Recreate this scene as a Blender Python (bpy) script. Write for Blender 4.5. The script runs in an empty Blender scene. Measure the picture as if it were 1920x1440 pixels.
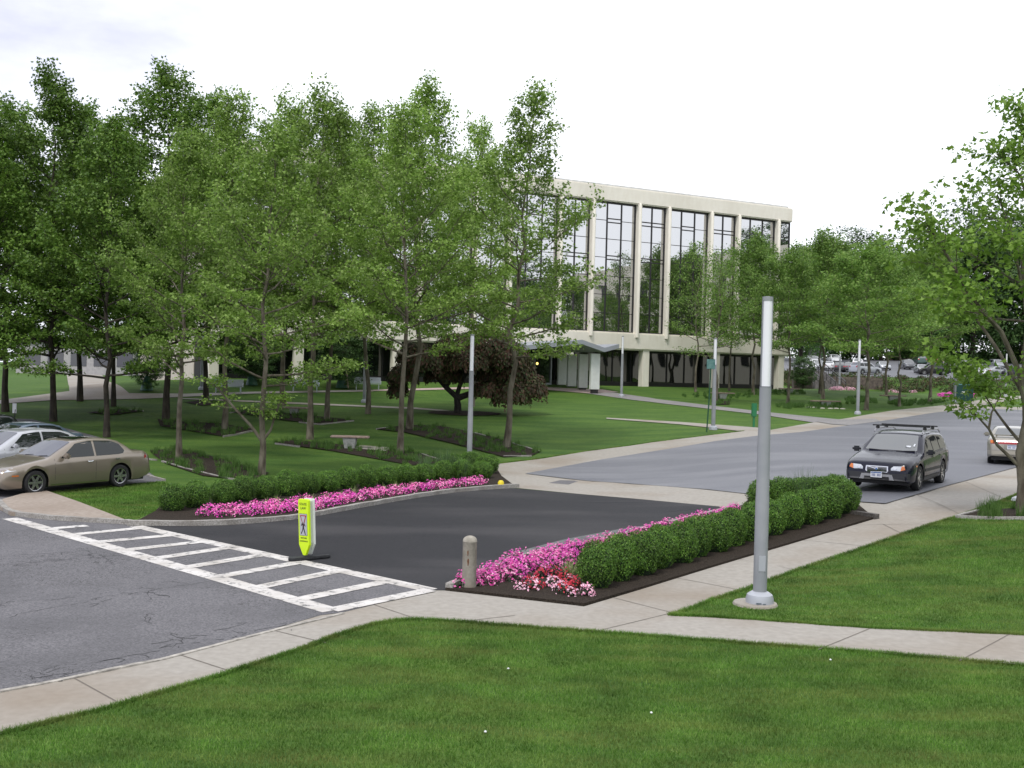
import bpy, bmesh, math, random
import numpy as np
from mathutils import Vector, Matrix
from mathutils.geometry import tessellate_polygon
from mathutils.bvhtree import BVHTree
rad=math.radians
SC=bpy.context.scene; COL=SC.collection
random.seed(7)
# ------------------------------------------------------------------ camera
FPX=2000.0; ROLL=0.025; PIT=math.atan(20/2000.0); CAM=np.array([0,0,3.6])
F0=np.array([0,math.cos(PIT),-math.sin(PIT)]); U0=np.array([0,math.sin(PIT),math.cos(PIT)]); R0=np.array([1.,0,0])
RR=R0*math.cos(ROLL)+U0*math.sin(ROLL); UU=-R0*math.sin(ROLL)+U0*math.cos(ROLL)
cd=bpy.data.cameras.new('camera'); cam=bpy.data.objects.new('camera',cd); COL.objects.link(cam)
cd.sensor_width=36; cd.lens=FPX/1920*36; cd.clip_end=2000; cd.clip_start=.1
M4=Matrix(((RR[0],UU[0],-F0[0],CAM[0]),(RR[1],UU[1],-F0[1],CAM[1]),(RR[2],UU[2],-F0[2],CAM[2]),(0,0,0,1)))
cam.matrix_world=M4; SC.camera=cam
# ------------------------------------------------------------------ light
SUN_EL=rad(58); SUN_AZ=rad(205)      # azimuth clockwise from +Y
w=bpy.data.worlds.new('World'); SC.world=w; w.use_nodes=True
nt=w.node_tree; nt.nodes.clear(); N=nt.nodes.new; Lk=nt.links.new
wo=N('ShaderNodeOutputWorld'); bg=N('ShaderNodeBackground'); bg.inputs['Strength'].default_value=0.1
sky=N('ShaderNodeTexSky'); sky.sky_type='NISHITA'; sky.sun_disc=False; sky.sun_elevation=SUN_EL; sky.sun_rotation=SUN_AZ
tc=N('ShaderNodeTexCoord'); mp=N('ShaderNodeMapping'); mp.inputs['Scale'].default_value=(1,1,2.6)
ns=N('ShaderNodeTexNoise'); ns.inputs['Scale'].default_value=2.3; ns.inputs['Detail'].default_value=7; ns.inputs['Roughness'].default_value=.55
cr=N('ShaderNodeValToRGB'); mx=N('ShaderNodeMixRGB'); mx.inputs[0].default_value=.93
cr.color_ramp.elements[0].position=.28; cr.color_ramp.elements[0].color=(5.0,5.1,6.4,1)
cr.color_ramp.elements[1].position=.50; cr.color_ramp.elements[1].color=(8.3,8.5,9.0,1)
Lk(tc.outputs['Generated'],mp.inputs['Vector']); Lk(mp.outputs['Vector'],ns.inputs['Vector']); sx_=N('ShaderNodeSeparateXYZ'); Lk(tc.outputs['Generated'],sx_.inputs[0]); ma_=N('ShaderNodeMath'); ma_.operation='MULTIPLY_ADD'; ma_.inputs[1].default_value=.28; Lk(sx_.outputs['X'],ma_.inputs[0]); Lk(ns.outputs['Fac'],ma_.inputs[2]); Lk(ma_.outputs[0],cr.inputs['Fac'])
Lk(sky.outputs['Color'],mx.inputs[1]); Lk(cr.outputs['Color'],mx.inputs[2]); Lk(mx.outputs['Color'],bg.inputs['Color']); Lk(bg.outputs[0],wo.inputs['Surface'])
sl=bpy.data.lights.new('sun','SUN'); sl.energy=1.5; sl.angle=rad(14); sl.color=(1,.96,.9)
so=bpy.data.objects.new('sun',sl); COL.objects.link(so)
sd=Vector((math.sin(SUN_AZ)*math.cos(SUN_EL),math.cos(SUN_AZ)*math.cos(SUN_EL),math.sin(SUN_EL)))
so.rotation_euler=sd.to_track_quat('Z','Y').to_euler()
SC.view_settings.view_transform='Standard'; SC.view_settings.look='None'; SC.view_settings.gamma=1
SC.view_settings.exposure=0.78
SC.cycles.max_bounces=6; SC.cycles.transparent_max_bounces=8

# ------------------------------------------------------------------ terrain
_ys=np.arange(-50,900,.5)
_g=np.interp(_ys,[-50,42,50,57,64,71,87,110,130,900],[0,0,.25,.75,1.15,1.45,1.9,2.1,2.3,2.5])
_k=np.hanning(17); _k/=_k.sum(); _g=np.convolve(np.pad(_g,8,mode='edge'),_k,mode='valid')
def sst(x,a,b):
    t=np.clip((np.asarray(x,float)-a)/(b-a),0,1); return t*t*(3-2*t)
BA=np.array([0.88443664,0.4666603]); BN=np.array([-0.4666603,0.88443664]); BC=79.49
def terr(X,Y):
    X=np.asarray(X,float); Y=np.asarray(Y,float)
    z=np.interp(Y,_ys,_g)
    u=X*BN[0]+Y*BN[1]
    k=sst(u,68,79)*sst(X,-38,-20)*(1-sst(X,36,50))
    z=z*(1-k)+2.7*k
    r=.66*sst(X,3,11.5)*sst(Y,13,27); z=z+r*np.clip(1-z/1.3,0,1)    # the lot at the right lies a little higher
    b=sst(X-.12*(Y-130),24,31)                    # raised car park on the right
    z=z+b*(sst(Y,135,143)*1.95+np.clip(Y-143,0,90)*.048)
    h=sst(X,62,135)*(1-sst(Y,95,125))*13            # grassy rise beyond the right edge (only reflected)
    return z+h
def ray(px,py):
    d=F0*FPX+RR*(px-960)-UU*(py-720); return d/math.hypot(d[0],d[1])
_ts=np.concatenate([np.arange(3,150,.25),np.arange(150,500,1.)])
def P(px,py):
    """point of the ground under a place in the photograph"""
    d=ray(px,py); X=d[0]*_ts; Y=d[1]*_ts; Z=CAM[2]+d[2]*_ts; h=Z-terr(X,Y)
    i=np.argmax(h<0)
    if h[i]>=0: return np.array([X[-1],Y[-1],terr(X[-1],Y[-1])])
    i=max(i,1); a,b=_ts[i-1],_ts[i]
    for _ in range(20):
        m=(a+b)/2
        if CAM[2]+d[2]*m-terr(d[0]*m,d[1]*m)<0: b=m
        else: a=m
    return np.array([d[0]*a,d[1]*a,float(terr(d[0]*a,d[1]*a))])
def at(px,Y):
    d=ray(px,700+.025*(px-960)); X=d[0]*Y/d[1]; return np.array([X,Y,float(terr(X,Y))])
def ztop(p,py):
    """height above the ground at p of something whose top is at row py"""
    q=p-CAM; dep=q@F0; yy=(720-py)/FPX*dep
    return (yy-(q@UU))/UU[2]
def Bl(px,py,out=0.):
    """building frame: along the facade s, height z, on a plane `out` metres in front"""
    n=np.array([BN[0],BN[1],0]); d=ray(px,py); t=((BC-out))/(n@d); h=CAM+d*t
    return h[0]*BA[0]+h[1]*BA[1],h[2]
def BW(s,y,z): 
    p=BA*s+BN*(BC+y); return np.array([p[0],p[1],z])

# ------------------------------------------------------------------ materials
MATS={}
def pbr(name,col,rough=.6,metal=0,spec=.5,coat=0,trans=0):
    if name in MATS: return MATS[name]
    col=tuple(c*.88 for c in col)
    m=bpy.data.materials.new(name); m.use_nodes=True; b=m.node_tree.nodes['Principled BSDF']
    b.inputs['Base Color'].default_value=(*col,1); b.inputs['Roughness'].default_value=rough; b.inputs['Metallic'].default_value=metal
    b.inputs['Specular IOR Level'].default_value=spec; b.inputs['Coat Weight'].default_value=coat; b.inputs['Coat Roughness'].default_value=.04
    MATS[name]=m; return m
def noisy(name,c1,c2,scale=5,rough=.7,bump=0,bscale=None,detail=6,c3=None,scale3=.6,spec=.5,metal=0,coat=0,lo=.35,hi=.65,stretch=None,fac3=.5):
    """two colours mixed by noise, an optional larger patchiness and bump"""
    if name in MATS: return MATS[name]
    m=pbr(name,c1,rough,metal,spec,coat); c1=tuple(c*.88 for c in c1); c2=tuple(c*.88 for c in c2); c3=c3 and tuple(c*.88 for c in c3); t=m.node_tree; n=t.nodes.new; l=t.links.new; b=t.nodes['Principled BSDF']
    tc=n('ShaderNodeTexCoord'); mp=n('ShaderNodeMapping'); l(tc.outputs['Object'],mp.inputs[0])
    if stretch: mp.inputs['Scale'].default_value=stretch
    a=n('ShaderNodeTexNoise'); a.inputs['Scale'].default_value=scale; a.inputs['Detail'].default_value=detail; l(mp.outputs[0],a.inputs['Vector'])
    r=n('ShaderNodeValToRGB'); r.color_ramp.elements[0].position=lo; r.color_ramp.elements[1].position=hi
    r.color_ramp.elements[0].color=(*c1,1); r.color_ramp.elements[1].color=(*c2,1); l(a.outputs['Fac'],r.inputs[0]); out=r.outputs[0]
    if c3:
        a3=n('ShaderNodeTexNoise'); a3.inputs['Scale'].default_value=scale3; a3.inputs['Detail'].default_value=5; l(mp.outputs[0],a3.inputs['Vector'])
        r3=n('ShaderNodeValToRGB'); r3.color_ramp.elements[0].position=.45; r3.color_ramp.elements[1].position=.7
        r3.color_ramp.elements[0].color=(0,0,0,1); r3.color_ramp.elements[1].color=(fac3,fac3,fac3,1); l(a3.outputs['Fac'],r3.inputs[0])
        x=n('ShaderNodeMixRGB'); l(r3.outputs[0],x.inputs[0]); l(out,x.inputs[1]); x.inputs[2].default_value=(*c3,1); out=x.outputs[0]
    l(out,b.inputs['Base Color'])
    if bump:
        a2=n('ShaderNodeTexNoise'); a2.inputs['Scale'].default_value=bscale or scale*4; a2.inputs['Detail'].default_value=4; l(tc.outputs['Object'],a2.inputs['Vector'])
        bp=n('ShaderNodeBump'); bp.inputs['Strength'].default_value=bump; bp.inputs['Distance'].default_value=.02
        l(a2.outputs['Fac'],bp.inputs['Height']); l(bp.outputs[0],b.inputs['Normal'])
    return m
def leafy(name,cols,rough=.5,trans=.35,objvar=.12,patch=.0,pscale=.5,dry=None,pst=None):
    """leaf faces: every leaf its own shade out of a ramp, some light passing through"""
    if name in MATS: return MATS[name]
    m=bpy.data.materials.new(name); m.use_nodes=True; t=m.node_tree; n=t.nodes.new; l=t.links.new; b=t.nodes['Principled BSDF']
    g=n('ShaderNodeNewGeometry'); r=n('ShaderNodeValToRGB'); l(g.outputs['Random Per Island'],r.inputs[0])
    e=r.color_ramp.elements
    for i in range(len(cols)-2): e.new(.5)
    for i,c in enumerate(cols): e[i].position=i/(len(cols)-1); e[i].color=(*c,1)
    oi=n('ShaderNodeObjectInfo'); mr=n('ShaderNodeMapRange'); l(oi.outputs['Random'],mr.inputs[0]); mr.inputs[3].default_value=1-objvar; mr.inputs[4].default_value=1+objvar
    hs=n('ShaderNodeHueSaturation'); l(r.outputs[0],hs.inputs['Color']); l(mr.outputs[0],hs.inputs['Value']); out=hs.outputs[0]
    if patch:
        tc=n('ShaderNodeTexCoord'); a=n('ShaderNodeTexNoise'); a.inputs['Scale'].default_value=pscale; a.inputs['Detail'].default_value=3; l(tc.outputs['Object'],a.inputs['Vector'])
        m2=n('ShaderNodeMapRange'); l(a.outputs['Fac'],m2.inputs[0]); m2.inputs[1].default_value=.3; m2.inputs[2].default_value=.7; m2.inputs[3].default_value=1-patch; m2.inputs[4].default_value=1+patch
        h2=n('ShaderNodeHueSaturation'); l(out,h2.inputs['Color']); l(m2.outputs[0],h2.inputs['Value']); out=h2.outputs[0]
        if dry:
            mp=n('ShaderNodeMapping'); mp.inputs['Scale'].default_value=pst or (1,1,1); l(tc.outputs['Object'],mp.inputs[0])
            a4=n('ShaderNodeTexNoise'); a4.inputs['Scale'].default_value=1.1; a4.inputs['Detail'].default_value=6; l(mp.outputs[0],a4.inputs['Vector'])
            m4=n('ShaderNodeMapRange'); l(a4.outputs['Fac'],m4.inputs[0]); m4.inputs[1].default_value=.46; m4.inputs[2].default_value=.72; m4.inputs[4].default_value=.6
            x4=n('ShaderNodeMixRGB'); l(m4.outputs[0],x4.inputs[0]); l(out,x4.inputs[1]); x4.inputs[2].default_value=(*dry,1); out=x4.outputs[0]
    l(out,b.inputs['Base Color']); b.inputs['Roughness'].default_value=rough; b.inputs['Specular IOR Level'].default_value=.3
    if trans:
        tr=n('ShaderNodeBsdfTranslucent'); l(out,tr.inputs['Color']); mxs=n('ShaderNodeMixShader'); mxs.inputs[0].default_value=trans
        l(b.outputs[0],mxs.inputs[1]); l(tr.outputs[0],mxs.inputs[2]); l(mxs.outputs[0],t.nodes['Material Output'].inputs['Surface'])
    MATS[name]=m; return m

# ------------------------------------------------------------------ objects
def tag(o,label=None,cat=None,group=None,kind=None):
    if label: o['label']=label
    if cat: o['category']=cat
    if group: o['group']=group
    if kind: o['kind']=kind
    return o
def thing(name,label,cat,loc=(0,0,0),rz=0,group=None):
    o=bpy.data.objects.new(name,None); COL.objects.link(o); o.location=tuple(float(v) for v in loc); o.rotation_euler=(0,0,rz); o.empty_display_size=.2
    return tag(o,label,cat,group)
def link(name,me,parent=None,mats=()):
    o=bpy.data.objects.new(name,me); COL.objects.link(o)
    for m in mats:
        if m is not None: me.materials.append(m)
    if parent: o.parent=parent
    return o
def copy_tree(o,parent=None,top=True):
    c=o.copy(); COL.objects.link(c)
    if not top: c.parent=parent
    for ch in list(o.children): copy_tree(ch,c,False)
    return c
class MB:
    def __init__(s): s.v=[]; s.f=[]; s.mi=[]; s.cur=0
    def add(s,vs,fs):
        k=len(s.v); s.v+= [tuple(float(c) for c in v) for v in vs]; s.f+=[tuple(i+k for i in f) for f in fs]; s.mi+=[s.cur]*len(fs); return s
    def box(s,x0,x1,y0,y1,z0,z1,mat=None):
        vs=[(x,y,z) for z in (z0,z1) for y in (y0,y1) for x in (x0,x1)]
        if mat is not None: vs=[tuple(mat@Vector(v)) for v in vs]
        return s.add(vs,[(0,2,3,1),(4,5,7,6),(0,1,5,4),(2,6,7,3),(0,4,6,2),(1,3,7,5)])
    def tube(s,pts,rs,n=8,cap=True):
        pts=[Vector(p) for p in pts]; k=len(s.v); 
        for i,p in enumerate(pts):
            d=(pts[min(i+1,len(pts)-1)]-pts[max(i-1,0)]).normalized()
            a=d.orthogonal().normalized() if i==0 else (a-d*a.dot(d)).normalized()
            b=d.cross(a); r=rs[i] if hasattr(rs,'__len__') else rs
            for j in range(n):
                t=2*math.pi*j/n; q=p+(a*math.cos(t)+b*math.sin(t))*r; s.v.append((q.x,q.y,q.z))
        for i in range(len(pts)-1):
            for j in range(n):
                s.f.append((k+i*n+j,k+i*n+(j+1)%n,k+(i+1)*n+(j+1)%n,k+(i+1)*n+j)); s.mi.append(s.cur)
        if cap:
            s.f.append(tuple(k+j for j in range(n))[::-1]); s.f.append(tuple(k+(len(pts)-1)*n+j for j in range(n))); s.mi+=[s.cur]*2
        return s
    def lathe(s,prof,n=24,c=(0,0,0),axis='z',a0=0,a1=2*math.pi):
        full=abs(a1-a0-2*math.pi)<1e-6; k=len(s.v); m=n if full else n+1
        for r,z in prof:
            for j in range(m):
                t=a0+(a1-a0)*j/n; x,y=r*math.cos(t),r*math.sin(t)
                p=(x,y,z) if axis=='z' else (x,z,y)
                s.v.append((p[0]+c[0],p[1]+c[1],p[2]+c[2]))
        for i in range(len(prof)-1):
            for j in range(n):
                q=(j+1)%m
                s.f.append((k+i*m+j,k+i*m+q,k+(i+1)*m+q,k+(i+1)*m+j)); s.mi.append(s.cur)
        return s
    def prism(s,poly,z0,z1,mat=None):
        n=len(poly); vs=[(x,y,z0) for x,y in poly]+[(x,y,z1) for x,y in poly]
        if mat is not None: vs=[tuple(mat@Vector(v)) for v in vs]
        tri=tessellate_polygon([[Vector((x,y,0)) for x,y in poly]])
        fs=[tuple(t) for t in tri]+[tuple(i+n for i in t)[::-1] for t in tri]+[(i,(i+1)%n,n+(i+1)%n,n+i) for i in range(n)]
        return s.add(vs,fs)
    def build(s,name,mats,parent=None,smooth=False,bevel=0,angle=40):
        me=bpy.data.meshes.new(name); me.from_pydata(s.v,[],s.f)
        if not isinstance(mats,(list,tuple)): mats=[mats]
        for m in mats: me.materials.append(m)
        if len(mats)>1: me.polygons.foreach_set('material_index',s.mi)
        bm=bmesh.new(); bm.from_mesh(me); bmesh.ops.recalc_face_normals(bm,faces=bm.faces)
        if bevel: bmesh.ops.bevel(bm,geom=[e for e in bm.edges if len(e.link_faces)==2 and e.calc_face_angle(0)>.7],offset=bevel,segments=2,affect='EDGES',clamp_overlap=True)
        if smooth:
            for f in bm.faces: f.smooth=True
            for e in bm.edges:
                if len(e.link_faces)==2 and e.calc_face_angle(0)>rad(angle): e.smooth=False
        bm.to_mesh(me); bm.free(); me.update()
        return link(name,me,parent)
def lift(x,y): return max(.02*float(sst(y,40,50)),.018*float(sst(x,2,4)))
def drape(polys,dz,cell=1.0,skirt=0):
    """flat sheet(s) lying on the terrain"""
    bm=bmesh.new()
    for poly in polys:
        tri=tessellate_polygon([[Vector((p[0],p[1],0)) for p in poly]])
        vs=[bm.verts.new((float(p[0]),float(p[1]),0)) for p in poly]
        for t in tri:
            try: bm.faces.new([vs[i] for i in t])
            except ValueError: pass
    ys=[v.co.y for v in bm.verts]; xs=[v.co.x for v in bm.verts]
    if max(ys)>12:
        for c in np.arange(max(12,math.floor(min(ys)/cell)*cell),min(max(ys),200),cell):
            bmesh.ops.bisect_plane(bm,geom=bm.verts[:]+bm.edges[:]+bm.faces[:],plane_co=(0,c,0),plane_no=(0,1,0))
        for c in np.arange(max(-60 if max(ys)>40 else 2,math.floor(min(xs)/cell)*cell),min(max(xs),80),cell):
            bmesh.ops.bisect_plane(bm,geom=bm.verts[:]+bm.edges[:]+bm.faces[:],plane_co=(c,0,0),plane_no=(1,0,0))
    if skirt:
        be=[e for e in bm.edges if e.is_boundary]
        r=bmesh.ops.extrude_edge_only(bm,edges=be); low={v for v in r['geom'] if isinstance(v,bmesh.types.BMVert)}
    else: low=set()
    for v in bm.verts:
        v.co.z=float(terr(v.co.x,v.co.y))+(dz-skirt if v in low else dz)+lift(v.co.x,v.co.y)
    bmesh.ops.recalc_face_normals(bm,faces=bm.faces)
    if not skirt:
        for f in bm.faces:
            if f.normal.z<0: f.normal_flip()
    me=bpy.data.meshes.new('m'); bm.to_mesh(me); bm.free(); return me
def pxs(pts,closed=True):
    out=[]; n=len(pts)
    for i in range(n if closed else n-1):
        a,b=pts[i],pts[(i+1)%n]; k=max(1,int(math.hypot(b[0]-a[0],b[1]-a[1])/28))
        if max(a[0],b[0])<1050 and min(a[1],b[1])>880: k=1
        out+=[P(a[0]+(b[0]-a[0])*j/k,a[1]+(b[1]-a[1])*j/k) for j in range(k)]
    if not closed: out.append(P(*pts[-1]))
    return out
def pxl(pts): return pxs(pts,False)
def sheet(name,px,dz,mat,kind='structure',skirt=0,xy=None,label=None,cat=None,cell=2.0):
    polys=[pxs(p) for p in px] if xy is None else xy
    me=drape(polys,dz,cell,skirt); o=link(name,me,None,[mat]); return tag(o,label,cat,None,kind)
def offs(line,w):
    """2-D polyline widened to the left by w"""
    L=[np.array(p[:2]) for p in line]; out=[]
    for i,p in enumerate(L):
        d=L[min(i+1,len(L)-1)]-L[max(i-1,0)]; d=d/np.linalg.norm(d); out.append(p+np.array([-d[1],d[0]])*w)
    return out
def densify(line,step):
    L=[np.array(p[:2]) for p in line]; out=[L[0]]
    for a,b in zip(L[:-1],L[1:]):
        n=max(1,int(np.linalg.norm(b-a)/step))
        for k in range(1,n+1): out.append(a+(b-a)*k/n)
    return out
def smoothline(line,it=2):
    L=[np.array(p[:2]) for p in line]
    for _ in range(it):
        M=[L[0]]
        for a,b in zip(L[:-1],L[1:]): M+= [a*.75+b*.25,a*.25+b*.75]
        M.append(L[-1]); L=M
    return L
def band(line,w,dz,h=0,jag=0):
    """strip mesh along a polyline; h>0 makes it a solid kerb"""
    a=densify(line,.35); b=offs(a,w); mb=MB()
    rr=np.random.RandomState(3)
    za=[float(terr(*p))+dz+lift(*p) for p in a]
    if h==0:
        vs=[(*p,z) for p,z in zip(a,za)]+[(*p,z) for p,z in zip(b,za)]; n=len(a)
        return mb.add(vs,[(i,i+1,n+i+1,n+i) for i in range(n-1)])
    n=len(a); vs=[]
    for p,q,z in zip(a,b,za):
        j=rr.uniform(-jag,jag)
        vs+=[(*p,z-.05),(*p,z+h+j),(*q,z+h+j),(*q,z-.05)]
    fs=[]
    for i in range(n-1):
        for k in range(3): fs.append((4*i+k,4*i+k+1,4*i+4+k+1,4*i+4+k))
    fs+=[(0,1,2,3),(4*n-4,4*n-3,4*n-2,4*n-1)]
    return mb.add(vs,fs)
def inpoly(X,Y,poly):
    r=np.zeros(len(X),bool); n=len(poly)
    for i in range(n):
        x1,y1=poly[i][0],poly[i][1]; x2,y2=poly[(i+1)%n][0],poly[(i+1)%n][1]
        c=((y1>Y)!=(y2>Y)); 
        with np.errstate(divide='ignore',invalid='ignore'): xx=(x2-x1)*(Y-y1)/(y2-y1)+x1
        r^=c&(X<xx)
    return r
def scatter(polys,dens,rng):
    out=[]
    for poly in polys:
        q=np.array([p[:2] for p in poly]); lo,hi=q.min(0),q.max(0); n=int((hi-lo).prod()*dens)
        X=rng.uniform(lo[0],hi[0],n); Y=rng.uniform(lo[1],hi[1],n); k=inpoly(X,Y,poly); out.append(np.stack([X[k],Y[k]],1))
    return np.concatenate(out)
def np_mesh(name,V,faces,k,mi=None,smooth=False):
    """V (n,3); faces (m,k) index array"""
    me=bpy.data.meshes.new(name); m=len(faces)
    me.vertices.add(len(V)); me.vertices.foreach_set('co',np.asarray(V,np.float32).ravel())
    me.loops.add(m*k); me.loops.foreach_set('vertex_index',np.asarray(faces,np.int32).ravel())
    me.polygons.add(m); me.polygons.foreach_set('loop_start',np.arange(m,dtype=np.int32)*k)
    try: me.polygons.foreach_set('loop_total',np.full(m,k,np.int32))
    except Exception: pass
    if mi is not None: me.polygons.foreach_set('material_index',np.asarray(mi,np.int32))
    me.update(calc_edges=True); me.validate(); return me
LOBED=np.array([(0,0,0),(-.42,.30,.05),(-.20,.52,.0),(0,1,-.08),(.20,.52,.0),(.42,.30,.05)])   # plane-tree leaf
LOBF=[(0,2,1),(0,3,2),(0,4,3),(0,5,4)]
RHOM=np.array([(0,0,0),(-.32,.5,.08),(0,1,0),(.32,.5,.08)]); RHF=[(0,2,1),(0,3,2)]
def leaves(pos,nrm,size,rng,shape='rhom',mi=None,direc=None):
    T,F=(LOBED,LOBF) if shape=='lobe' else (RHOM,RHF)
    n=len(pos); nrm=nrm/np.linalg.norm(nrm,axis=1,keepdims=True)
    d=rng.normal(size=(n,3)) if direc is None else direc; d=d-nrm*(d*nrm).sum(1,keepdims=True); d/=np.linalg.norm(d,axis=1,keepdims=True)+1e-9
    x=np.cross(d,nrm); V=pos[:,None,:]+size[:,None,None]*(T[None,:,0:1]*x[:,None]+T[None,:,1:2]*d[:,None]+T[None,:,2:3]*nrm[:,None])
    V=V.reshape(-1,3); k=len(T); Fa=(np.arange(n)[:,None,None]*k+np.array(F)[None]).reshape(-1,3)
    m=None if mi is None else np.repeat(mi,len(F))
    return V,Fa,m
def blades(base,h,wd,lean,rng):
    """grass blades: triangles from base points"""
    n=len(base); a=rng.uniform(0,2*np.pi,n); b=rng.uniform(0,2*np.pi,n)
    w=np.stack([np.cos(a),np.sin(a),0*a],1)*(wd/2)[:,None]; tip=base+np.stack([np.cos(b)*lean*h,np.sin(b)*lean*h,h],1)
    V=np.stack([base-w,base+w,tip],1).reshape(-1,3); return V,np.arange(3*n).reshape(-1,3)
def text_mesh(txt,size,mat_w):
    c=bpy.data.curves.new('t','FONT'); c.body=txt; c.size=size; c.align_x='CENTER'; c.extrude=.0015
    o=bpy.data.objects.new('t',c); COL.objects.link(o); dg=bpy.context.evaluated_depsgraph_get(); me=bpy.data.meshes.new_from_object(o.evaluated_get(dg))
    COL.objects.unlink(o); bpy.data.objects.remove(o); me.transform(mat_w); return me
# ================================================================== ground
rng=np.random.default_rng(5)
def grass_mat():
    m=pbr('lawn_grass',(.04,.12,.01),.85,spec=.15); t=m.node_tree; n=t.nodes.new; l=t.links.new; b=t.nodes['Principled BSDF']
    tc=n('ShaderNodeTexCoord')
    def noise(sc,det,lo,hi,c1,c2,stretch=None):
        src=tc.outputs['Object']
        if stretch: mp=n('ShaderNodeMapping'); mp.inputs['Scale'].default_value=stretch; mp.inputs['Rotation'].default_value=(0,0,.25); l(src,mp.inputs[0]); src=mp.outputs[0]
        a=n('ShaderNodeTexNoise'); a.inputs['Scale'].default_value=sc; a.inputs['Detail'].default_value=det; l(src,a.inputs['Vector'])
        r=n('ShaderNodeValToRGB'); r.color_ramp.elements[0].position=lo; r.color_ramp.elements[1].position=hi; r.color_ramp.elements[0].color=(*c1,1); r.color_ramp.elements[1].color=(*c2,1); l(a.outputs['Fac'],r.inputs[0]); return a,r
    a,r=noise(26,9,.3,.7,(.034,.084,.013),(.082,.155,.030))
    a2,r2=noise(.55,6,.35,.68,(.74,.80,.78),(1.32,1.16,1.1),(.55,1.9,1))
    a3,r3=noise(4,5,.4,.62,(.86,.9,.9),(1.16,1.08,1.1),(1,2.2,1))
    x=n('ShaderNodeMixRGB'); x.blend_type='MULTIPLY'; x.inputs[0].default_value=1; l(r.outputs[0],x.inputs[1]); l(r2.outputs[0],x.inputs[2])
    y=n('ShaderNodeMixRGB'); y.blend_type='MULTIPLY'; y.inputs[0].default_value=1; l(x.outputs[0],y.inputs[1]); l(r3.outputs[0],y.inputs[2])
    l(y.outputs[0],b.inputs['Base Color'])
    bp=n('ShaderNodeBump'); bp.inputs['Strength'].default_value=.7; bp.inputs['Distance'].default_value=.03; l(a.outputs['Fac'],bp.inputs['Height']); l(bp.outputs[0],b.inputs['Normal'])
    return m
def asphalt_mat(name,c1,c2,c3,cracks=0,spec=.4,rough=.8,fac3=.5,stretch=None,sc3=.35):
    m=noisy(name,c1,c2,38,rough,.3,110,6,c3,sc3,spec,fac3=fac3,stretch=stretch)
    if cracks:
        t=m.node_tree; n=t.nodes.new; l=t.links.new; b=t.nodes['Principled BSDF']; src=b.inputs['Base Color'].links[0].from_socket
        tc=n('ShaderNodeTexCoord'); dn=n('ShaderNodeTexNoise'); dn.inputs['Scale'].default_value=1.7; dn.inputs['Detail'].default_value=4; l(tc.outputs['Object'],dn.inputs['Vector'])
        ad=n('ShaderNodeMixRGB'); ad.blend_type='ADD'; ad.inputs[0].default_value=.5; l(tc.outputs['Object'],ad.inputs[1]); l(dn.outputs['Color'],ad.inputs[2])
        v=n('ShaderNodeTexVoronoi'); v.feature='DISTANCE_TO_EDGE'; v.inputs['Scale'].default_value=10.35; l(ad.outputs[0],v.inputs['Vector'])
        r=n('ShaderNodeMapRange'); l(v.outputs['Distance'],r.inputs[0]); r.inputs[1].default_value=.014; r.inputs[2].default_value=.045; r.inputs[3].default_value=1; r.inputs[4].default_value=0
        k=n('ShaderNodeTexNoise'); k.inputs['Scale'].default_value=.33; k.inputs['Detail'].default_value=4; l(tc.outputs['Object'],k.inputs['Vector'])
        kr=n('ShaderNodeMapRange'); l(k.outputs['Fac'],kr.inputs[0]); kr.inputs[1].default_value=.49; kr.inputs[2].default_value=.55
        k2=n('ShaderNodeTexNoise'); k2.inputs['Scale'].default_value=7; k2.inputs['Detail'].default_value=3; l(tc.outputs['Object'],k2.inputs['Vector'])
        kr2=n('ShaderNodeMapRange'); l(k2.outputs['Fac'],kr2.inputs[0]); kr2.inputs[1].default_value=.40; kr2.inputs[2].default_value=.47
        mu=n('ShaderNodeMath'); mu.operation='MULTIPLY'; l(r.outputs[0],mu.inputs[0]); l(kr.outputs[0],mu.inputs[1])
        mu2=n('ShaderNodeMath'); mu2.operation='MULTIPLY'; l(mu.outputs[0],mu2.inputs[0]); l(kr2.outputs[0],mu2.inputs[1])
        mu3=n('ShaderNodeMath'); mu3.operation='MULTIPLY'; mu3.inputs[1].default_value=cracks; l(mu2.outputs[0],mu3.inputs[0])
        x=n('ShaderNodeMixRGB'); l(mu3.outputs[0],x.inputs[0]); l(src,x.inputs[1]); x.inputs[2].default_value=(.02,.02,.02,1); l(x.outputs[0],b.inputs['Base Color'])
    return m
G_GRASS=grass_mat()
G_CONC=noisy('sidewalk_concrete',(.295,.274,.243),(.36,.338,.302),9,.85,.15,80,8,(.22,.17,.12),.32,.3,fac3=.6,lo=.3,hi=.7)
G_OLD=asphalt_mat('worn_asphalt',(.085,.083,.090),(.185,.180,.190),(.085,.084,.09),.85,fac3=.7,sc3=.5)
G_NEW=asphalt_mat('fresh_asphalt',(.012,.012,.015),(.026,.026,.030),(.060,.057,.060),0,.3,.75,fac3=.7,stretch=(.5,1.3,1),sc3=.3)
G_LOT=asphalt_mat('sealed_asphalt',(.112,.116,.134),(.152,.156,.176),(.24,.244,.262),0,.4,.6,fac3=.6,stretch=(.32,1.3,1),sc3=.35)
G_PATH=noisy('grey_path',(.17,.165,.165),(.25,.24,.235),12,.85,.15,60,6,(.3,.28,.26),.4)
G_PLAZA=noisy('pink_paving',(.36,.27,.25),(.45,.36,.33),8,.85,.1,60)
G_MULCH=noisy('bark_mulch',(.014,.011,.009),(.060,.048,.038),45,.95,.9,60,8,spec=.1)
G_GRAN=noisy('granite_kerb',(.22,.205,.185),(.40,.385,.36),28,.85,.5,60,6,(.13,.11,.09),2.5)
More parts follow.
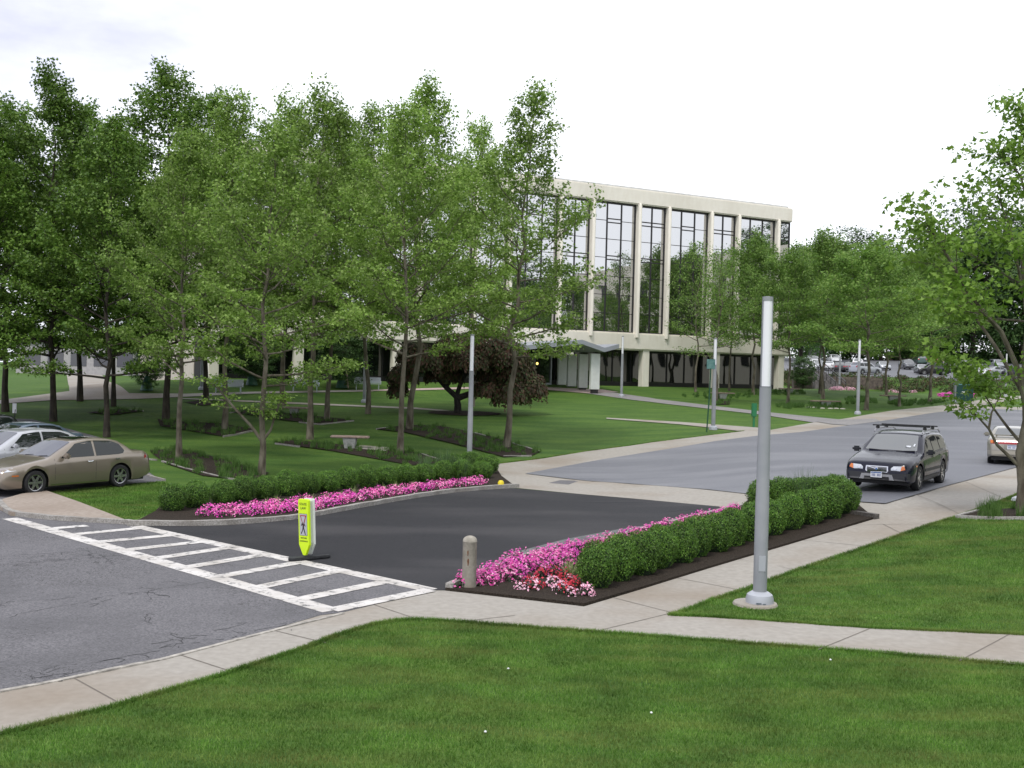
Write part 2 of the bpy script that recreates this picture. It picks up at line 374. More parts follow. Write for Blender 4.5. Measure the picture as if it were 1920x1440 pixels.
def paint_mat():
    m=pbr('road_paint',(.62,.61,.58),.7); t=m.node_tree; n=t.nodes.new; l=t.links.new; b=t.nodes['Principled BSDF']
    tc=n('ShaderNodeTexCoord')
    a=n('ShaderNodeTexNoise'); a.inputs['Scale'].default_value=6; a.inputs['Detail'].default_value=12; a.inputs['Roughness'].default_value=.75; l(tc.outputs['Object'],a.inputs['Vector'])
    r=n('ShaderNodeValToRGB'); r.color_ramp.elements[0].position=.53; r.color_ramp.elements[1].position=.60; r.color_ramp.elements[0].color=(.56,.54,.52,1); r.color_ramp.elements[1].color=(.15,.15,.15,1); l(a.outputs['Fac'],r.inputs[0])
    a2=n('ShaderNodeTexNoise'); a2.inputs['Scale'].default_value=1.6; a2.inputs['Detail'].default_value=6; l(tc.outputs['Object'],a2.inputs['Vector'])
    r2=n('ShaderNodeValToRGB'); r2.color_ramp.elements[0].color=(.72,.70,.67,1); r2.color_ramp.elements[1].color=(1,1,1,1); r2.color_ramp.elements[0].position=0.35; r2.color_ramp.elements[1].position=.6; l(a2.outputs['Fac'],r2.inputs[0])
    x=n('ShaderNodeMixRGB'); x.blend_type='MULTIPLY'; x.inputs[0].default_value=1; l(r.outputs[0],x.inputs[1]); l(r2.outputs[0],x.inputs[2]); l(x.outputs[0],b.inputs['Base Color'])
    return m
G_PAINT=paint_mat()
# base ground
xs=np.unique(np.concatenate([np.arange(-400,-60,20),np.arange(-60,80,1.),np.arange(80,160,4),np.arange(160,501,20)]))
ysg=np.unique(np.concatenate([np.arange(-150,0,15),np.arange(0,12,4),np.arange(12,40,1.),np.arange(40,150,1.),np.arange(150,240,5),np.arange(240,801,40)]))
XX,YY=np.meshgrid(xs,ysg); ZZ=terr(XX,YY); nx=len(xs); V=np.stack([XX,YY,ZZ],-1).reshape(-1,3)
ii=np.arange(len(ysg)-1)[:,None]*nx+np.arange(nx-1)[None]; F=np.stack([ii,ii+1,ii+nx+1,ii+nx],-1).reshape(-1,4)
me=np_mesh('lawn',V,F,4); me.polygons.foreach_set('use_smooth',[True]*len(me.polygons))
tag(link('lawn',me,None,[G_GRASS]),kind='structure')

PAVE=[(-250,1345),(0,1297),(130,1272),(300,1237),(480,1190),(600,1155),(640,1150),(720,1130),(812,1108),(833,1108),(1095,1138),(1640,975),(1600,943),(1415,930),(1385,955),
 (965,915),(940,900),(925,871),(1012,861),(1100,847),(1180,837),(1225,830),(1310,819),(1395,809),(1445,807),(1525,793),(1574,787),(1675,770),(1784,759),(1828,752),(1920,739),(2100,722),(2100,733),(1920,746),
 (1832,763),(1920,764),(2200,768),(2300,790),(2180,840),(1914,925),(1860,948),(1793,970),(1742,985),(1624,1026),(1491,1071),(1400,1105),(1340,1124),(1300,1140),(1255,1155),(1340,1160),(1620,1180),(1920,1194),(2300,1215),(2300,1290),
 (1920,1250),(1600,1222),(1300,1200),(1000,1178),(850,1166),(780,1163),(740,1165),(700,1172),(640,1190),(560,1220),(400,1272),(200,1330),(0,1378),(-250,1440)]
sheet('pavement',[PAVE],.008,G_CONC)
OLD=[(-350,1385),(-250,1345),(0,1297),(130,1272),(300,1237),(480,1190),(600,1155),(640,1150),(812,1108),(262,986),(200,981),(100,976),(20,968),(0,957),(5,945),(40,932),(85,926),(200,912),(305,903),(270,880),(190,822),(60,787),(-300,775),(-1100,900),(-1100,1380)]
sheet('road',[OLD],.012,G_OLD)
DRV=[(262,986),(400,985),(560,972),(700,945),(870,920),(965,916),(1385,955),(1200,1000),(1080,1031),(965,1053),(900,1081),(833,1108),(812,1108)]
sheet('driveway',[DRV],.012,G_NEW)
sheet('driveway_gutter',[[(1390,957),(1340,961),(1180,990),(1060,1012),(960,1038),(925,1056),(975,1051),(1080,1030),(1200,1000)]],.016,noisy('worn_gutter',(.075,.078,.082),(.13,.133,.135),20,.8,.2,80,5,(.2,.2,.2),2))
LOT=[(985,889),(1100,903),(1325,920),(1415,930),(1520,938),(1603,943),(1660,947),(1780,912),(1914,876),(2180,800),(2300,775),(1920,770),(1828,766),(1751,775),(1651,791),(1592,799),(1500,812),(1425,818),(1340,829),(1250,844),(1130,863),(1060,875)]
sheet('parking_asphalt',[LOT],.028,G_LOT)
sheet('patched_asphalt',[[(1029,906),(1050,901),(1087,902),(1066,909)]],.012,G_OLD)
sheet('service_drive',[[(1592,799),(1651,791),(1640,786),(1574,788),(1530,792),(1560,797)]],.034,G_PATH)
# paths
sheet('entrance_path',[[(1118,731),(1160,738),(1250,751),(1425,772),(1580,788),(1525,793),(1425,778),(1250,758),(1170,748),(1100,738)]],.012,G_PATH)
sheet('footpath',[[(1137,784),(1275,792),(1425,803),(1445,807),(1395,810),(1275,796.5),(1137,786)]],.012,G_CONC)
sheet('plaza',[[(700,731.5),(900,726),(950,724),(1130,731),(1160,736),(1100,738),(1000,729.5),(900,729.5),(780,732.5),(700,734)]],.02,G_PLAZA)
sheet('footpath',[[(-400,775),(0,758),(100,751),(250,749),(362,744),(480,738.5),(700,734.5),(700,731.5),(480,735),(350,739),(242,738),(190,702),(125,702),(130,734),(0,751),(-400,766)]],.012,G_CONC)
sheet('footpath',[[(335,747),(525,754),(780,765),(850,771),(850,773),(780,768),(525,757),(335,748.5)]],.012,G_CONC)
# island with kerb
sheet('traffic_island',[[(0,957),(20,967),(100,976),(200,981),(241,984),(150,948),(85,925),(40,932),(5,942)]],.09,noisy('island_concrete',(.27,.22,.18),(.34,.29,.245),9,.85,.15,80,8,(.22,.17,.13),.5),skirt=.15)
mb=band(smoothline(pxl([(-8,945),(0,957),(20,968),(100,977),(200,982),(243,985)])),.14,.012,.1,.012); tag(mb.build('kerb',G_GRAN),kind='structure')
# sidewalk joints
JM=pbr('joint_dark',(.15,.13,.11),.9)
jl=[((132,1270),(222,1320)),((335,1229),(430,1260)),((510,1183),(610,1207)),((700,1135),(790,1165)),((1110,1187),(1255,1152)),((1535,1222),(1637,1180)),((1800,1243),(1895,1192)),((1150,1122),(1262,1151)),((1590,987),(1742,985)),((1380,1050),(1490,1071)),((1500,1015),(1625,1027)),((1265,1085),(1380,1108)),((1655,985),(1690,1003)),((965,1155),(860,1167)),((1810,905),(1885,938)),((1720,930),(1800,967))]
mb=MB()
for a,b in jl:
    s=band([P(*a),P(*b)],.016,.013); mb.add(s.v,s.f)
tag(mb.build('pavement_joints',JM),kind='structure')
# crosswalk
def quadpx(mb,a,b,wd,dz):
    A,B=P(*a)[:2],P(*b)[:2]; d=(B-A)/np.linalg.norm(B-A); nrm=np.array([-d[1],d[0]])*wd/2; q=[A-nrm,B-nrm,B+nrm,A+nrm]
    mb.add([(*p,float(terr(*p))+dz) for p in q],[(0,1,2,3)])
mb=MB()
for i,(a,b,wd) in enumerate([((18,973),(622,1147),.34),((255,988),(808,1108),.32)]): quadpx(mb,a,b,wd,.017)
for i,(a,b) in enumerate([((100,992),(163,987)),((143,1003),(258,992)),((180,1018),(300,1007)),((233,1033),(370,1018)),((283,1050),(417,1030)),((340,1067),(473,1045)),((410,1083),(540,1060)),((480,1104),(620,1075)),((560,1126),(715,1094)),((622,1146),(806,1108))]):
    if 0<i<9:
        k_=(1108-988)/(808-255.); m_=(b[1]-a[1])/(b[0]-a[0]); xx=(a[1]-m_*a[0]-988+k_*255)/(k_-m_); b=(xx,a[1]+m_*(xx-a[0]))
    quadpx(mb,a,b,.29,.0195+.0001*i)
tag(mb.build('crosswalk_marking',G_PAINT),kind='structure')
# cracks in the old asphalt
mb=MB(); rk=np.random.RandomState(4)
def crack(x0,y0,x1,y1,w=.014,j=.10,br=2):
    a,b=P(x0,y0)[:2],P(x1,y1)[:2]; n=max(5,int(np.linalg.norm(b-a)/.10)); q=[a+(b-a)*i/n for i in range(n+1)]; off=np.cumsum(rk.normal(0,j*.35,n+1)); off-=np.linspace(0,off[-1],n+1); d=(b-a)/np.linalg.norm(b-a); nn=np.array([-d[1],d[0]])
    q=[p+nn*(o+rk.normal(0,.012)) for p,o in zip(q,off)]
    def seg(q):
        for u,v in zip(q[:-1],q[1:]):
            if rk.rand()<.22: continue
            e=(v-u)/(np.linalg.norm(v-u)+1e-6); m=np.array([-e[1],e[0]])*w*rk.uniform(.25,.75); z=float(terr(*u))+.0145
            mb.add([(*(u-m),z),(*(v-m*.8),z),(*(v+m*.8),z),(*(u+m),z)],[(0,1,2,3)])
    seg(q)
    for _ in range(br):
        i=rk.randint(len(q)); p=q[i]; th=rk.uniform(0,6.28); c=[p]
        for k in range(rk.randint(3,7)): th+=rk.normal(0,.6); p=p+np.array([math.cos(th),math.sin(th)])*.07; c.append(p)
        seg(c)
for c in [(0,1045,190,1030),(0,1062,120,1052),(100,1052,230,1042),(150,1030,215,1060),(180,1132,220,1122),(240,1117,390,1092),(262,1103,285,1125),(0,1130,140,1122),(20,1160,215,1118),(272,1112,300,1118),(280,1155,285,1172),(270,1212,350,1196),(300,1218,345,1208),(325,1190,345,1215),(90,1265,300,1222),(20,1290,160,1258),(360,1208,560,1165),(380,1185,470,1168),(0,1060,40,1063),(300,1095,325,1090),(60,1275,130,1262),(170,1035,200,1050)]: crack(*c)
tag(mb.build('road_cracks',pbr('crack_dark',(.045,.045,.048),.9)),kind='structure')
# planting beds
tag(band(pxl([(-60,1308),(0,1297),(130,1272),(300,1237),(480,1190),(640,1151)]),-.07,.012,.012,.006).build('kerb',noisy('pale_kerb',(.24,.225,.20),(.50,.47,.42),9,.9,.4,30,8,(.14,.13,.12),3.)),kind='structure')
LB=[(241,984),(400,984),(560,971),(700,944),(870,919),(965,914),(940,895),(930,878),(900,872),(880,876),(700,897),(500,918),(320,932),(292,962),(262,978)]
sheet('planting_bed',[LB],.06,G_MULCH,skirt=.08)
RB=[(835,1108),(900,1081),(965,1053),(1080,1031),(1200,1000),(1385,956),(1415,931),(1500,934),(1600,944),(1638,975),(1540,1005),(1300,1077),(1095,1137)]
sheet('planting_bed',[RB],.05,G_MULCH,skirt=.07)
for ln,wd in (([(241,985),(400,985.5),(480,980),(560,972.5),(700,946),(800,929),(870,920.5),(968,914)],-.15),([(835,1107),(870,1092),(900,1080),(965,1052),(1080,1030),(1200,999),(1385,955)],-.13)):
    tag(band(smoothline(pxl(ln),1),wd,.012,.11,.01).build('kerb',G_GRAN),kind='structure')
tag(band(pxl([(1588,968),(1640,976)]),.14,.01,.12).build('kerb',noisy('dark_kerb',(.05,.045,.04),(.11,.1,.09),20)),kind='structure')
STR=[[(280,846),(335,842),(420,862),(505,888),(470,903),(380,893),(310,870)],[(295,787),(345,792),(410,795),(478,806),(445,816),(415,819),(300,800)],
 [(515,832),(545,826),(640,835),(760,846),(828,858),(832,866),(800,872),(770,873),(625,847)],[(707,806),(762,798),(830,800),(915,818),(1013,848),(998,855),(945,858),(850,833),(760,812)],
 [(435,774),(480,768),(540,776),(665,789),(600,796),(530,789)],[(347,755),(380,751),(420,757),(380,762)],[(162,775),(220,768),(268,772),(215,779)],
 [(1335,753),(1368,753),(1368,759),(1337,760)],[(1800,970),(1850,958),(1960,955),(1990,972),(1960,976),(1830,974)]]
for s in STR: sheet('planting_bed',[s],.03,G_MULCH)
# granite edging lines round the beds
for ln in ([(302,866),(340,878),(400,893),(452,903)],[(420,820),(445,816),(475,809)],[(515,833),(560,839)],[(790,853),(822,863)],[(707,806),(730,803)],[(868,808),(910,819)],[(960,833),(1012,848)],[(945,857),(997,856)],[(560,793),(600,797),(664,790)],[(432,775),(455,773)],[(240,770),(268,772)],[(1797,972),(1850,958)],[(1797,972),(1830,974),(1960,976)],[(275,862),(292,864)],[(270,891),(306,902)]):
    tag(band(pxl(ln),.08,.012,.04,.01).build('kerb',G_GRAN),kind='structure')
sheet('bench_pad',[[(662,843),(672,837),(736,842),(722,848)]],.05,G_CONC)

# ================================================================== office building
bo=thing('office_building','long cream office building of dark mirrored glass bays between pale columns, behind the trees','building',BW(0,0,0),math.atan2(BA[1],BA[0]))
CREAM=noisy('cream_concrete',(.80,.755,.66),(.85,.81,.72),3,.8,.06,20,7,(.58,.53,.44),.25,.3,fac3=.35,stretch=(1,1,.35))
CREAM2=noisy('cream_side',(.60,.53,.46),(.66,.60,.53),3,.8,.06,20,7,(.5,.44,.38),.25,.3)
DARKF=pbr('dark_bronze',(.016,.014,.015),.45)
def glass_mat(name,col,wave=.02,rough=.015,metal=0.0,ior=2.1):
    m=pbr(name,col,rough,metal,.5); b=m.node_tree.nodes['Principled BSDF']; b.inputs['IOR'].default_value=ior; t=m.node_tree; n=t.nodes.new; l=t.links.new
    tc=n('ShaderNodeTexCoord'); a=n('ShaderNodeTexNoise'); a.inputs['Scale'].default_value=.45; a.inputs['Detail'].default_value=1; l(tc.outputs['Object'],a.inputs['Vector'])
    bp=n('ShaderNodeBump'); bp.inputs['Strength'].default_value=wave; bp.inputs['Distance'].default_value=1.; l(a.outputs['Fac'],bp.inputs['Height']); l(bp.outputs[0],b.inputs['Normal']); return m
MIRR=glass_mat('mirror_glass',(.010,.012,.014),.009,.012,0,7.0)
GLS2=glass_mat('ground_glass',(.008,.010,.010),.01,.02,0,2.0)
S0,S1,DEP=16.35,72.45,30.
mb=MB(); mb.box(S0,S1,-.02,DEP,19.0,20.35); mb.build('fascia',CREAM,bo,bevel=.09)
mb=MB(); mb.box(S0+.3,S1-.3,.3,DEP-.3,20.33,20.55); mb.build('roof',noisy('roof_grey',(.5,.5,.48),(.6,.6,.58),2),bo,bevel=.05)
mb=MB(); mb.box(S0,S1,-.0,DEP,5.95,7.5); mb.build('spandrel_band',CREAM,bo,bevel=.12)
mb=MB(); mb.box(S0,S0+.4,.5,DEP,7.5,19.0)
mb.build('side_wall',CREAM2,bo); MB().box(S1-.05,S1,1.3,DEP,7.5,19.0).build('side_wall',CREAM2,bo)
mb=MB()
for y in np.arange(3,DEP,3.2): mb.box(S0-.03,S0+.1,y,y+.07,7.5,19.0)
mb.build('wall_joint',pbr('joint_brown',(.09,.07,.06),.8),bo)
mb=MB(); mb.box(S0+.4,S1-.1,1.0,DEP-.1,7.4,19.1); mb.build('core_wall',pbr('core_dark',(.02,.02,.02),.9),bo)
cols=[]; s=17.8
edges=[]
for k in range(7): edges+=[17.2+8.1*k,17.2+8.1*k+4.85]
edges=[e for e in edges if e<71.4]
cm=MB(); cm.lathe([(.21,7.15),(.21,19.02)],14); 
for e in edges:
    c=MB(); c.box(-.16,.16,-.08,.42,7.08,18.9)
    c.lathe([(.0,19.12),(.10,19.07),(.16,18.9),(.16,7.08),(.0,7.08)],14,(0,-.08,0)); c.box(-.16,.16,-.08,.30,18.9,18.99)
    o=c.build('column',CREAM,bo,smooth=True); o.location.x=e
def bay(a,b,n):
    g=MB(); z0,z1=7.5,19.0; g.box(a,b,.42,.47,z0,z1); pane=g.build('window',MIRR,bo)
    f=MB(); f.box(a,a+.10,.34,.42,z0,z1); f.box(b-.10,b,.34,.42,z0,z1); f.box(a+.1,b-.1,.34,.42,z1-.16,z1); f.box(a+.1,b-.1,.34,.42,z0,z0+.09)
    w=(b-a)/n
    for i in range(1,n): f.box(a+w*i-.05,a+w*i+.05,.35,.42,z0+.09,z1-.16)
    for k in range(1,7):
        z=z1-1.64*k
        for i in range(n):
            x0,x1=a+w*i+(.1 if i==0 else .05),a+w*(i+1)-(.1 if i==n-1 else .05)
            if k in(1,3) and (n==2 or i==1 or n==1):
                f.box(x0,x1,.36,.42,z+.12,z+.21); f.box(x0,x1,.36,.42,z-.21,z-.12)
            else: f.box(x0,x1,.385,.42,z-.025,z+.025)
    f.build('frame',DARKF,pane)
eg=[S0+.1]+edges+[S1-.02]
for a,b in zip(eg[:-1],eg[1:]):
    wd=b-a; lo=a+(.17 if a!=eg[0] else 0); hi=b-(.17 if b!=eg[-1] else 0)
    bay(lo,hi,3 if wd>4 else 2 if wd>2 else 1)
# ground floor
PIL=[e for e in np.arange(23.6-8.03+.9,72,8.03)]
for e in [23.6,31.6,39.6,47.65,55.65,63.7,71.6,17.2]:
    c=MB(); c.box(-.36,.36,-.0,.7,2.4,5.97); o=c.build('pillar',CREAM,bo,bevel=.04); o.location=(e,.12,0)
gb=[S0+.5]+[S0+.5+2.01*k for k in range(1,28)]; gb=[g for g in gb if g<S1-.3]+[S1-.3]
for i in range(0,len(gb)-1,4):
    a,b=gb[i],gb[min(i+4,len(gb)-1)]
    g=MB(); g.box(a,b,1.75,1.8,2.6,5.96); pane=g.build('window',GLS2,bo); pane['label']='dark ground floor glazing set back under the cream band'
    f=MB(); f.box(a,b,1.68,1.75,5.75,5.96); f.box(a,b,1.66,1.75,2.4,3.1)
    for x in gb[i:min(i+4,len(gb)-1)]: f.box(x,x+.08,1.66,1.75,3.1,5.75)
    f.build('frame',DARKF,pane)
mb=MB(); mb.box(S0+.2,S1-.2,1.9,DEP-.2,2.0,5.97); mb.build('ground_floor_wall',pbr('core_dark',(.02,.02,.02)),bo)
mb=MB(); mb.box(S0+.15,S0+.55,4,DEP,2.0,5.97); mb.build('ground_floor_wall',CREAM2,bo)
a,_=Bl(905,700,0); b,_=Bl(932,700,0); mb=MB(); mb.box(a,b,1.2,1.66,2.4,5.96); mb.build('wall_panel',CREAM,bo,bevel=.03)
# entrance
a,_=Bl(985,700,0); b,_=Bl(1045,700,0); WM=pbr('pale_metal',(.42,.46,.50),.4,.3)
f=MB(); f.box(a,b,1.0,1.1,5.2,5.32); f.box(a,b,1.0,1.1,2.7,2.85)
for x in (a,a+(b-a)*.45,b-.08): f.box(x,x+.09,.98,1.12,2.7,5.9)
dr=MB(); dr.box(a,b,1.12,1.16,2.7,5.9); dro=dr.build('entrance_door',GLS2,bo); f.build('frame',WM,dro)
ml=MB(); ml.lathe([(0,4.62),(.07,4.58),(.1,4.5),(.07,4.42),(0,4.38)],12,(a+(b-a)*.55,1.06,0)); ml.build('lit_lamp',(lambda m:(m.node_tree.nodes['Principled BSDF'].inputs['Emission Color'].__setattr__('default_value',(1,.75,.2,1)),m.node_tree.nodes['Principled BSDF'].inputs['Emission Strength'].__setattr__('default_value',1.5),m)[2])(pbr('warm_glow',(.8,.6,.2))),bo,smooth=True)
# folded canopy
CAN=pbr('canopy_metal',(.33,.35,.39),.5,.2)
zz=[(965,651),(1000,646),(1092,637),(1134,652),(1161,645)]
pr=[Bl(x,y,8.0) for x,y in zz]
cv=MB(); top=[(s,-8.0,z) for s,z in pr]; n=len(pr)
vs=[]
for s,z in pr: vs+=[(s,-8.0,z),(s,-.05,z),(s,-8.0,z-.34),(s,-.05,z-.34)]
fs=[]
for i in range(n-1):
    a=4*i; b=a+4; fs+=[(a,b,b+1,a+1),(a+2,a+3,b+3,b+2),(a,a+2,b+2,b),(a+1,b+1,b+3,a+3)]
fs+=[(0,1,3,2),(4*n-4,4*n-2,4*n-1,4*n-3)]
cv.add(vs,fs); cv.build('canopy',CAN,bo)
SCM=noisy('screen_panel_paint',(.66,.68,.66),(.72,.74,.72),4,.6)
for i,(px,pt,pb) in enumerate([(1053,667,724),(1071,665,727),(1092,664,730),(1114,663,733)]):
    out=1.2+2.0*i; s,zb=Bl(px,pb,out); _,zt=Bl(px,pt,out)
    c=MB(); c.box(s-.42,s+.42,-out-.13,-out+.13,zb+.12,zt); pn=c.build('screen_panel',SCM,bo,bevel=.02)
    c=MB(); c.box(s-.3,s+.3,-out-.1,-out+.1,zb-.3,zb+.12); c.build('foot',DARKF,pn)
tx=text_mesh('100',.85,Matrix.Identity(4)); s,z=Bl(638.5,626,0.); tx.transform(Matrix.Translation((s,-.03,z-.3))@Matrix.Rotation(math.pi/2,4,'X')); o=link('house_number',tx,bo,[pbr('white_letters',(.85,.85,.82))]); o['label']='white house number partly hidden by leaves'

# ================================================================== lamps
LG=noisy('lamp_grey_paint',(.25,.265,.285),(.29,.30,.32),3,.45,spec=.5); LW=pbr('lamp_diffuser',(.80,.81,.84),.35); LD=pbr('lamp_dark',(.07,.10,.12),.4); LBs=pbr('lamp_base',(.42,.44,.48),.45,.2)
def make_lamp(h,label,loc,slim=1.,face=0.):
    t=thing('lamp_post',label,'lamp post',loc,face,'slim grey tube lamp posts')
    k=slim; zj=h*.71
    b=MB(); b.lathe([(.0,.0),(.22,.0),(.22,.10),(.20,.17),(.125,.22),(.0,.22)],28); b.build('base',LBs,t,smooth=True)
    b=MB(); b.lathe([(.108,.2),(.108,h*.35),(.106,h*.352),(.106,h*.354),(.104,h*.356),(.092,zj-.0),(.112,zj),(.112,zj+.05),(.0,zj+.05)][:6]+[(.100,zj),(.0,zj)],28); b.build('pole',LG,t,smooth=True)
    b=MB(); b.lathe([(.075,zj),(.075,h-.06)],24,a0=rad(-190),a1=rad(50)); o=b.build('diffuser',LW,t,smooth=True)
    b=MB(); b.lathe([(.068,zj),(.068,h-.05)],20); b.build('inner_tube',LD,t,smooth=True)
    b=MB(); b.box(-.082,-.062,-.03,.03,zj,h-.05); b.box(.062,.082,-.03,.03,zj,h-.05); b.build('rail',LG,t)
    b=MB(); b.lathe([(.0,h+.01),(.085,h),(.085,h-.06),(.0,h-.06)],24); b.build('cap',LG,t,smooth=True)
    return t
for px,py,pt,lab in [(1424,1134,557,'tall grey lamp post standing in the near right lawn beside the sidewalk'),(880,862,627,'grey lamp post behind the end of the left boxwood hedge'),(683,755,607,'grey lamp post in the lawn left of the pair of wooden tree stakes'),
  (378,731,600,'grey lamp post by the left footpath near the first white bench'),(1165,744,630,'thin grey lamp post on the edge of the path beside the entrance screens'),(1337,806,634,'grey lamp post at the narrow footpath next to the tall green signpost'),
  (1608,777,637,'grey lamp post on the lawn corner behind the dark wagon'),(1790,755,672,'grey lamp post in front of the dark green sign board')]:
    p=P(px,py); t=make_lamp(ztop(p,pt),lab,p)
    if py>1100: 
        hb_=MB(); hb_.box(-.055,.055,-.1105,-.100,.55,.80); hb_.build('hand_hole_cover',LBs,t,bevel=.004)
        hb_=MB(); hb_.box(-.10,-.02,-.2235,-.20,.055,.07); hb_.box(.0,.05,-.2235,-.20,.05,.062); hb_.build('base_slot',LD,t)
        o=MB().lathe([(0,.0),(.36,.0),(.34,.035),(0,.04)],24).build('lamp_footing',G_CONC,None,smooth=True); o.location=(p[0]-.07,p[1],p[2]+.003); tag(o,'round concrete footing under the near lamp post','footing')
for px,Y,pt,lab in [(1574,128,643,'distant thin lamp post by the car park steps'),(1886,131,663,'distant thin lamp post at the right before the brick building')]:
    p=at(px,Y); make_lamp(ztop(p,pt),lab,p)

# ================================================================== bollard, signs, benches
p=P(879,1105); t=thing('bollard','weathered round concrete bollard with rust stain among the pink flowers','bollard',p)
BM=noisy('bollard_concrete',(.27,.25,.21),(.36,.335,.285),14,.9,.4,60,8,(.16,.10,.06),1.8,fac3=.6)
hb=ztop(p,1004)
b=MB(); b.lathe([(0,-.1),(.118,-.1),(.118,hb-.10),(.122,hb-.095),(.118,hb-.085)]+[(.118*math.cos(a),hb-.085+.085*math.sin(a)) for a in np.linspace(.1,1.5,8)]+[(0,hb)],32); b.build('post',BM,t,smooth=True)
b=MB()
for (dz,dx,w2,h2) in ((.62,-.025,.010,.10),(.47,-.018,.014,.13)):
    q=[]; 
    for k in range(9):
        a=2*math.pi*k/9; q.append((dx+w2*math.cos(a)*(1+.3*math.sin(3*a)),dz+h2/2*math.sin(a)))
    vs=[(x,-math.sqrt(.1205**2-x*x),z) for x,z in q]; b.add(vs,[tuple(range(9))])
b.build('rust_stain',noisy('rust',(.16,.06,.02),(.09,.04,.02),30,.9),t)

# in-street crosswalk sign
p=P(577,1050); psi=math.atan2(P(620,1046)[1]-P(540,1052)[1],P(620,1046)[0]-P(540,1052)[0])
t=thing('crosswalk_sign','small fluorescent yellow yield to pedestrians sign on a black rubber base in the driveway','sign',p,0)
YEL=pbr('fluorescent_yellow',(.62,.86,.015),.45); _b=YEL.node_tree.nodes['Principled BSDF']
WPL=pbr('white_plastic',(.70,.74,.68),.5); SGR=pbr('sign_silver',(.42,.43,.47),.5); BLK=pbr('black_ink',(.02,.02,.02),.6); REDI=pbr('red_ink',(.35,.03,.05),.5); RUB=noisy('black_rubber',(.012,.013,.015),(.03,.032,.035),20,.8)
b=MB(); c,s_=math.cos(psi),math.sin(psi); Rm=Matrix(((c,-s_,0,0),(s_,c,0,0),(0,0,1,0),(0,0,0,1)))
b.prism([(-.42,-.10),(-.36,-.16),(.44,-.05),(.46,.05),(-.34,.12)],.02,.075,Rm); b.build('base',RUB,t,bevel=.015)
hS=ztop(p,935); W2=.135
fz=rad(-35)   # panel turned away to the left, so that only the left half faces us
T=Matrix.Translation((.0,0,.0))@Matrix.Rotation(rad(-2.5),4,'Y')@Matrix.Rotation(fz,4,'Z')
def spike(mb,y0,y1,w2=W2,z0=.10,z1=hS,zs=.30,taper=.9):
    poly=[(-.035,z0),(.035,z0),(w2,zs),(w2,z1-.02),(w2-.02,z1),(-w2+.02,z1),(-w2,z1-.02),(-w2,zs)]
    M=T@Matrix(((1,0,0,0),(0,0,-1,0),(0,1,0,0),(0,0,0,1))); mb.prism(poly,-y1,-y0,M); return mb
o=spike(MB(),.05,.09).build('back_panel',WPL,t,bevel=.006); 
o=spike(MB(),-.03,.05,.11,.12,hS-.02,.33).build('core',pbr('sign_grey',(.55,.6,.5),.6),t)
fp=spike(MB(),-.09,-.03).build('front_panel',YEL,t,bevel=.006)
def onface(poly,off,mat,name,par):
    M=T@Matrix.Translation((0,-.09-off,0))@Matrix(((1,0,0,0),(0,0,-1,0),(0,1,0,0),(0,0,0,1)))
    return MB().prism(poly,0,.002,M).build(name,mat,par)
z1=hS-.27; z0=.47
onface([(-.10,z0),(.10,z0),(.10,z1),(-.10,z1)],.0,BLK,'panel_border',fp)
onface([(-.094,z0+.006),(.094,z0+.006),(.094,z1-.006),(-.094,z1-.006)],.002,SGR,'symbol_panel',fp)
onface([(-.085,z1-.03),(.085,z1-.03),(0,z1-.25)],.004,REDI,'yield_symbol',fp)
onface([(-.055,z1-.048),(.055,z1-.048),(0,z1-.20)],.006,SGR,'yield_symbol_centre',fp)
pc=z0+.15
man=[(-.012,.13),(.018,.13),(.035,.07),(.06,.03),(.05,.02),(.02,.05),(.018,.0),(.04,-.06),(.062,-.13),(.04,-.13),(.012,-.06),(.0,-.02),(-.02,-.07),(-.055,-.125),(-.07,-.11),(-.035,-.06),(-.02,.0),(-.02,.06),(-.04,.03),(-.06,.04),(-.035,.09)]
onface([(x,pc+z) for x,z in man],.004,BLK,'walking_figure',fp)
onface([(.022*math.cos(a)+.005,pc+.158+.022*math.sin(a)) for a in np.linspace(0,6.28,14)[:-1]],.004,BLK,'walking_figure_head',fp)
for txt,sz,zc in (('STATE',.066,hS-.115),('LAW',.066,hS-.19),('WITHIN',.045,z0-.06),('CROSSWALK',.036,z0-.115)):
    m=text_mesh(txt,sz,T@Matrix.Translation((0,-.092,zc))@Matrix.Rotation(math.pi/2,4,'X')); link('lettering',m,fp,[BLK])

GRN=pbr('sign_green',(.012,.16,.06),.5)
p=P(1325,810); h=ztop(p,690); t=thing('street_sign','tall thin green signpost with a small teal plate beside the lamp post','sign',p)
MB().tube([(0,0,0),(.08,0,h*.5),(.12,0,h)],.035,8).build('post',pbr('post_green',(.01,.07,.035),.5),t)
MB().box(-.1,.34,-.03,-.01,h-.05,h+.45).build('plate',noisy('teal_plate',(.05,.15,.14),(.12,.24,.22),6,.4),t,bevel=.01)
p=P(1413,802); h=ztop(p,756); t=thing('green_post_box','short green utility box on a post in the lawn right of the narrow path','utility box',p)
MB().box(-.05,.05,-.05,.05,0,h*.5).build('post',GRN,t); MB().box(-.13,.13,-.1,.1,h*.45,h).build('box',GRN,t,bevel=.02)
p=P(27,785); t=thing('parking_sign','small white parking sign on a thin post behind the parked cars','sign',p); h=ztop(p,756)
MB().tube([(0,0,0),(.05,0,h*.6)],.03,8).build('post',DARKF,t); MB().box(-.11,.11,-.02,.0,h*.35,h).build('plate',LW,t,bevel=.01)
p=P(1806,752); t=thing('monument_sign','low dark green sign board with white lettering among pink flowers','sign',p); h=ztop(p,722)
MB().box(-.9,.9,-.12,.12,.0,h).build('board',pbr('board_green',(.005,.05,.04),.5),t,bevel=.03)
MB().box(-.95,.95,-.14,.14,h,h+.1).build('cap',pbr('cap_teal',(.15,.32,.36),.5),t,bevel=.02)
